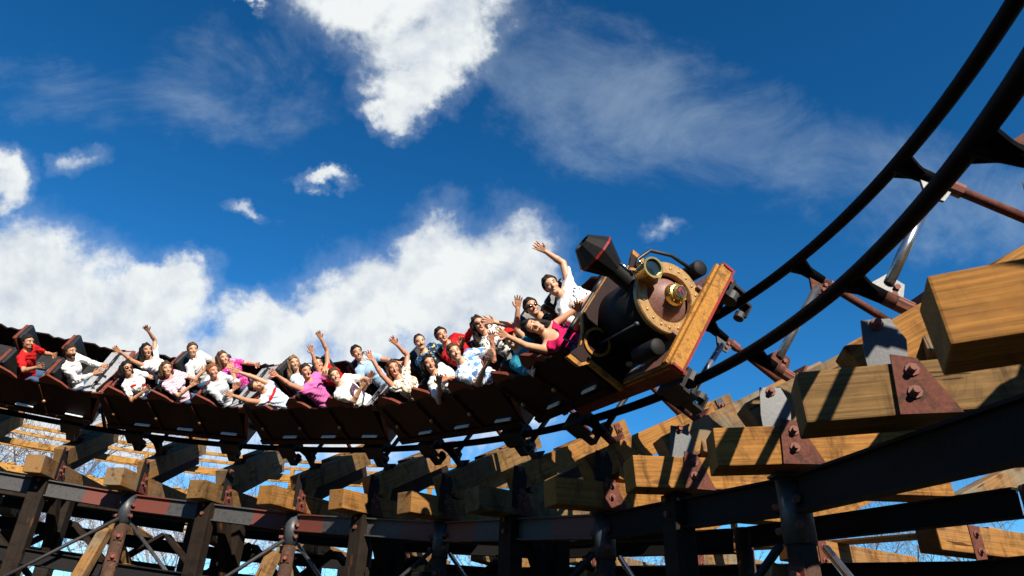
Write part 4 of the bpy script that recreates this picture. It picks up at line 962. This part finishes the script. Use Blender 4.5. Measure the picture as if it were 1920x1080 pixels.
# locomotive car
rider('lead', -1.12, NEAR, (966, 640), 'person in a teal jacket and red cap half hidden behind an outstretched arm', TEAL, 'long', ('short', 'dark'), 'fair', R=(1003, 702, -.46), L=(916, 598), look=.4, cap=RED, h=.008)
rider('lead', -1.12, FAR, (1009, 581), 'person in black sunglasses and a dark flowered shirt with a raised hand', DKF, 'short', ('short', 'black'), 'mid', R=(962, 570), L=(1050, 592), look=.25, shades=True, h=.0078)
rider('lead', -.25, NEAR, (1002, 614), 'person in a magenta sleeveless top leaning far back with arms spread', MAG, 'none', ('long', 'black'), 'fair', R=(932, 624), L=(1120, 546), look=.45, female=True, tilt=-.45, upw=.25, h=.0078, elbR=(-.3, -.5, -1))
rider('lead', -.25, FAR, (1033, 535), 'smiling person in a white T-shirt with dark print waving one arm high', W_, 'short', ('short', 'dark'), 'fair', R=(1092, 584), L=(1015, 461), look=.55, h=.0075, extra=chest_panel(cloth('blue_black_print', (.75, .75, .74), 'floral', (.02, .035, .10), 13, .53), .26, .2, -.2, -.0))
# ------------------------------------------------------------------ ground and bare trees
def ground():
    m, nt, B, N, L = new_mat('ground_grass'); v = objvec(nt, rnd=False); n = noise(nt, .6, 8, .7, v)
    r = ramp(nt, [(.35, (.016, .013, .008)), (.5, (.022, .025, .010)), (.7, (.035, .026, .016))]); L(n.outputs['Fac'], r.inputs[0]); L(r.outputs[0], B.inputs['Base Color']); B.inputs['Roughness'].default_value = .95
    mb = MB(); g = 24
    bm = mb.bm; vs = {}
    def hgt(x, y):
        d = math.hypot(x, y); return .25 * math.sin(x * .21) * math.sin(y * .17) * min(1, d / 20) + max(0, y - 30) * .03 * math.exp(-max(0, d - 200) / 200) - .05
    xs = [-2000, -700, -250, -120] + list(range(-80, 81, 8)) + [120, 250, 700, 2000]
    for a, x in enumerate(xs):
        for b, y in enumerate(xs): vs[a, b] = bm.verts.new((x, y, hgt(x, y)))
    for a in range(len(xs) - 1):
        for b in range(len(xs) - 1): bm.faces.new((vs[a, b], vs[a + 1, b], vs[a + 1, b + 1], vs[a, b + 1])).smooth = True
    tag(mb.build('ground', m), kind='structure')
ground()
def sky_block_hill():  # unseen hill added behind the camera to block sky light
    m, nt, B, N, L = new_mat('sky_block_hill_ground'); v = objvec(nt, rnd=False); n = noise(nt, .8, 8, .7, v)
    r = ramp(nt, [(.35, (.014, .011, .007)), (.55, (.022, .024, .010)), (.75, (.04, .03, .018))]); L(n.outputs['Fac'], r.inputs[0]); L(r.outputs[0], B.inputs['Base Color']); B.inputs['Roughness'].default_value = 1; B.inputs['Specular IOR Level'].default_value = .05
    mb = MB(); bm = mb.bm; rows = []; rng = random.Random(4)
    for j, (rr, hh) in enumerate(((15, -.3), (18, 3.2), (22, 8), (27, 13), (34, 17.5), (46, 20), (90, 20), (140, -1))):
        row = []
        for q in range(33):
            a = R_(100 + 160 * q / 32); e = min(1, min(q, 32 - q) / 5)
            row.append(bm.verts.new((rr * math.sin(a) * (1 + .04 * math.sin(q * 1.7 + j)), rr * math.cos(a) * (1 + .04 * math.sin(q * 1.7 + j)), -.3 + (hh + .3) * e * (1 + .10 * math.sin(q * .9 + j * 2)) + (rng.uniform(-.3, .3) if 0 < j < 7 else 0))))
        rows.append(row)
    for a, b in zip(rows, rows[1:]):
        for q in range(32): bm.faces.new((a[q], a[q + 1], b[q + 1], b[q])).smooth = True
    tag(mb.build('sky_block_hill', m), kind='structure')
sky_block_hill()
M['bark'] = worn('bark', (.10, .085, .085), (.06, .05, .05), .5, .9, 8)
M['twig'] = plain('twigs', (.15, .125, .135), .9, 0, .3, 5)
def bare_tree(x, y, h, seed, label):
    rng = random.Random(seed)
    root = empty('bare_tree', Matrix.Translation((x, y, -.1)), label, 'tree', 'leafless trees behind the coaster')
    tk = MB(); cr = MB(); cr.smooth = True
    def branch(p, d, L, r, depth, mb):
        n = 3 if depth < 3 else 2; pts = [p]; q = p.copy(); dd = d.copy()
        for i in range(n):
            dd = (dd + Vector((rng.uniform(-1, 1), rng.uniform(-1, 1), rng.uniform(-.3, .7))) * (.13 + .05 * depth)).normalized(); q = q + dd * (L / n); pts.append(q.copy())
        mb.tube(pts, [r * (1 - .6 * i / n) for i in range(n + 1)], 6 if depth < 2 else 3, False)
        if depth >= 5: return
        m = (rng.randint(5, 7) if depth == 0 else 4 if depth < 4 else 3)
        for j in range(m):
            f = rng.uniform(.35 if depth else .4, 1.0); b = pts[0].lerp(pts[-1], f)
            idx = min(n - 1, int(f * n)); b = pts[idx].lerp(pts[idx + 1], f * n - idx)
            ax = dd.orthogonal(); ax.rotate(Matrix.Rotation(rng.uniform(0, 6.28), 3, dd)); an = rng.uniform(.4, .95)
            nd = (dd * math.cos(an) + ax * math.sin(an) + Vector((0, 0, .18))).normalized()
            branch(b, nd, L * rng.uniform(.5, .72), max(.007, r * rng.uniform(.34, .5)), depth + 1, cr)
    branch(Vector((0, 0, 0)), Vector((rng.uniform(-.05, .05), 0, 1)), h * .6, h * .014, 0, tk)
    tk.build('trunk', M['bark'], root); cr.build('crown', M['twig'], root)
    return root
_tl = 'leafless grey tree standing behind the wooden structure'
for q, (az, d, h) in enumerate([(-46, 30, 13), (-40, 34, 15.0), (-35, 27, 11.5), (-31, 36, 14.5), (-26, 31, 12.5), (-20, 35, 13), (-14, 33, 11.5), (-8, 36, 12.5), (-2, 33, 11), (4, 36, 12), (11, 34, 11), (18, 38, 12), (26, 34, 12), (33, 36, 13.5)]):
    bare_tree(d * math.sin(R_(az)), d * math.cos(R_(az)), h * .78, 900 + q, _tl)

# ------------------------------------------------------------------ sky with clouds, sun, camera
SUN_AZ, SUN_EL = R_(180 - 24), R_(33)
w = bpy.data.worlds.new('World'); scene.world = w; w.use_nodes = True
nt = w.node_tree; nt.nodes.clear(); N = nt.nodes.new; L = nt.links.new
sky = N('ShaderNodeTexSky'); sky.sky_type = 'NISHITA'; sky.sun_disc = False; sky.sun_elevation = SUN_EL; sky.sun_rotation = SUN_AZ
sky.air_density = 1.0; sky.dust_density = .15; sky.ozone_density = 3.0; sky.altitude = 300
def MA(op, a, b=None, c=None, clamp=False):
    m = N('ShaderNodeMath'); m.operation = op; m.use_clamp = clamp
    for s, v in zip(m.inputs, (a, b, c)):
        if v is None: continue
        if isinstance(v, (int, float)): s.default_value = v
        else: L(v, s)
    return m.outputs[0]
def VM(op, a, b):
    m = N('ShaderNodeVectorMath'); m.operation = op
    for s, v in zip(m.inputs, (a, b)):
        if isinstance(v, (tuple, list)): s.default_value = v
        else: L(v, s)
    return m
geo = N('ShaderNodeTexCoord'); D = geo.outputs['Generated']
# flat map of the half of the sky over the coaster: unit = 1000 / FPX radians around a fixed compass direction
df = MA('MAXIMUM', VM('DOT_PRODUCT', D, tuple(CF)).outputs['Value'], .06)
px = MA('MULTIPLY_ADD', MA('DIVIDE', VM('DOT_PRODUCT', D, tuple(CR)).outputs['Value'], df), FPX / 1000, .96)
py = MA('MULTIPLY_ADD', MA('DIVIDE', VM('DOT_PRODUCT', D, tuple(CU)).outputs['Value'], df), -FPX / 1000, .54)
cx = N('ShaderNodeCombineXYZ'); L(px, cx.inputs[0]); L(py, cx.inputs[1]); P = cx.outputs[0]; PW_ = None
def nz(sc, det, rough, dist=0., off=(0, 0, 0), stretch=(1, 1, 1), rot=0.):
    m = N('ShaderNodeMapping'); m.inputs['Location'].default_value = off; m.inputs['Scale'].default_value = stretch; m.inputs['Rotation'].default_value = (0, 0, rot); L(P, m.inputs['Vector'])
    n = N('ShaderNodeTexNoise'); n.inputs['Scale'].default_value = sc; n.inputs['Detail'].default_value = det; n.inputs['Roughness'].default_value = rough; n.inputs['Distortion'].default_value = dist
    L(m.outputs[0], n.inputs['Vector']); return n.outputs['Fac']
def warp(sc, det, amp, off):
    m = N('ShaderNodeMapping'); m.inputs['Location'].default_value = off; L(P, m.inputs['Vector'])
    n = N('ShaderNodeTexNoise'); n.inputs['Scale'].default_value = sc; n.inputs['Detail'].default_value = det; n.inputs['Roughness'].default_value = .6; L(m.outputs[0], n.inputs['Vector'])
    s = VM('SUBTRACT', n.outputs['Color'], (.5, .5, .5)).outputs[0]; v = VM('MULTIPLY', s, (amp, amp, 0)).outputs[0]; return v
PWARP = VM('ADD', VM('ADD', P, warp(7, 5, .13, (2, 9, 0))).outputs[0], warp(24, 5, .045, (5, 1, 0))).outputs[0]
def blob(cx_, cy_, rx, ry, rot=0., peak=1.0):
    m = N('ShaderNodeMapping'); m.vector_type = 'TEXTURE'; m.inputs['Location'].default_value = (cx_, cy_, 0); m.inputs['Rotation'].default_value = (0, 0, R_(rot)); m.inputs['Scale'].default_value = (rx, ry, 1)
    L(PWARP, m.inputs['Vector']); d = VM('DOT_PRODUCT', m.outputs[0], m.outputs[0]).outputs['Value']
    return MA('MULTIPLY_ADD', d, -1.0, peak)
def union(bl, k=.12):
    r = bl[0]
    for b in bl[1:]: r = MA('SMOOTH_MAX', r, b, k)
    return r
cum = union([blob(.06, .60, .24, .19, 0, 1.15), blob(.22, .60, .21, .13, 10, 1.1), blob(.30, .525, .125, .055, 0, .95), blob(.10, .74, .5, .17, 0, .9), blob(-.15, .7, .35, .33, 0, 1.0),
             blob(.46, .65, .16, .10, 0, 1.0), blob(.66, .60, .125, .13, 0, 1.1), blob(.83, .55, .13, .14, 0, 1.1), blob(.96, .50, .115, .12, -15, 1.1), blob(.60, .78, .45, .14, 0, .9), blob(.88, .70, .25, .12, 0, 1.0), blob(.98, .60, .1, .1, 0, .9),
             blob(.74, -.02, .22, .11, 0, 1.15), blob(.77, .08, .14, .10, 10, 1.05), blob(.78, .155, .105, .06, -10, 1.0), blob(.735, .205, .06, .05, 0, .95), blob(.90, .07, .05, .05, 0, .5),
             blob(.015, .34, .06, .065, 0, .8), blob(.605, .345, .062, .02, -4, .75), blob(1.245, .436, .06, .022, 0, .62), blob(.15, .30, .075, .035, -20, .45), blob(.47, .395, .07, .02, 30, .35), blob(.475, .008, .05, .015, 0, .6),
             blob(.3, .98, .6, .12, 0, .55), blob(.8, 1.02, .4, .08, 0, .45)], .18)
n1 = nz(6.5, 13, .58, .15, (3.1, 1.7, 0)); n2 = nz(6.5, 13, .58, .15, (3.1 + .012, 1.7 + .03, 0))
low = nz(2.1, 4, .5, 0, (8, 2, 0))
dens_in = MA('MULTIPLY_ADD', MA('SUBTRACT', n1, .5), 2.6, MA('MULTIPLY_ADD', cum, 1.05, -.28))
def sstep(x, a, b):
    m = N('ShaderNodeMapRange'); m.interpolation_type = 'SMOOTHSTEP'; m.inputs['From Min'].default_value = a; m.inputs['From Max'].default_value = b; L(x, m.inputs['Value']); return m.outputs[0]
core = sstep(dens_in, -.16, .50); halo = MA('MULTIPLY', sstep(dens_in, -.9, .3), .16); dens = core
# high thin veil
veil_m = union([blob(1.18, .20, .34, .16, 30, .9), blob(1.45, .28, .42, .14, 25, .8), blob(1.75, .36, .30, .13, 20, .8), blob(.45, .16, .3, .14, 0, .5), blob(.10, .17, .25, .1, 0, .3), blob(.96, .12, .14, .1, 45, .7)], .25)
vn = nz(3.2, 10, .66, .6, (1, 5, 0), (1, 1.35, 1), R_(28))
veil = MA('MULTIPLY', sstep(MA('MULTIPLY_ADD', MA('SUBTRACT', vn, .5), 1.7, MA('MULTIPLY', veil_m, .45)), -.10, .80), .36)
# light and dark sides of the heaps
sh = MA('MULTIPLY_ADD', MA('SUBTRACT', n1, n2), 2.3, .50)
sh = MA('MULTIPLY_ADD', MA('SUBTRACT', low, .5), 1.1, sh, True)
cr = N('ShaderNodeValToRGB'); cr.color_ramp.elements[0].position = .1; cr.color_ramp.elements[0].color = (.34, .375, .42, 1); cr.color_ramp.elements[1].position = .62; cr.color_ramp.elements[1].color = (.49, .51, .51, 1); L(sh, cr.inputs[0])
hs = N('ShaderNodeHueSaturation'); hs.inputs['Hue'].default_value = .488; hs.inputs['Saturation'].default_value = 1.30; hs.inputs['Value'].default_value = 1.02; L(sky.outputs[0], hs.inputs['Color'])
gm = N('ShaderNodeGamma'); gm.inputs[1].default_value = 1.36; L(hs.outputs[0], gm.inputs[0])
SKY_K = .05
def mixn(f, a, b):
    m = N('ShaderNodeMix'); m.data_type = 'RGBA'; m.clamp_factor = True
    for s, v in ((m.inputs[0], f), (m.inputs[6], a), (m.inputs[7], b)):
        if isinstance(v, tuple): s.default_value = v
        else: L(v, s)
    return m.outputs[2]
sc_ = N('ShaderNodeVectorMath'); sc_.operation = 'SCALE'; sc_.inputs['Scale'].default_value = 1 / SKY_K; L(cr.outputs[0], sc_.inputs[0])
c1 = mixn(veil, gm.outputs[0], (.30 / SKY_K, .37 / SKY_K, .42 / SKY_K, 1))
c1b = mixn(halo, c1, (.46 / SKY_K, .52 / SKY_K, .57 / SKY_K, 1)); c2 = mixn(dens, c1b, sc_.outputs[0])
bg = N('ShaderNodeBackground'); bg.inputs[1].default_value = SKY_K; L(c2, bg.inputs[0])
wo = N('ShaderNodeOutputWorld'); L(bg.outputs[0], wo.inputs[0])
w.cycles.sampling_method = 'MANUAL'; w.cycles.sample_map_resolution = 512

sl = bpy.data.lights.new('sun', 'SUN'); sl.energy = 5.0; sl.angle = R_(.5); sl.color = (1, .91, .77)
so = bpy.data.objects.new('sun', sl); col.objects.link(so)
sd_ = Vector((math.sin(SUN_AZ) * math.cos(SUN_EL), math.cos(SUN_AZ) * math.cos(SUN_EL), math.sin(SUN_EL)))
so.rotation_euler = sd_.to_track_quat('Z', 'Y').to_euler()
cd = bpy.data.cameras.new('camera'); cam = bpy.data.objects.new('camera', cd); col.objects.link(cam)
cd.sensor_width = 36; cd.lens = FPX / 1920 * 36; cd.clip_start = .05; cd.clip_end = 5000
cd.dof.use_dof = True; cd.dof.focus_distance = 9.5; cd.dof.aperture_fstop = 4.0
cam.matrix_world = mat4(CR, CU, -CF, CAM); scene.camera = cam
scene.render.engine = 'CYCLES'
scene.view_settings.view_transform = 'Standard'; scene.view_settings.look = 'None'; scene.view_settings.gamma = 1; scene.view_settings.exposure = .85
scene.cycles.max_bounces = 5; scene.cycles.diffuse_bounces = 2; scene.cycles.glossy_bounces = 3; scene.cycles.use_denoising = True
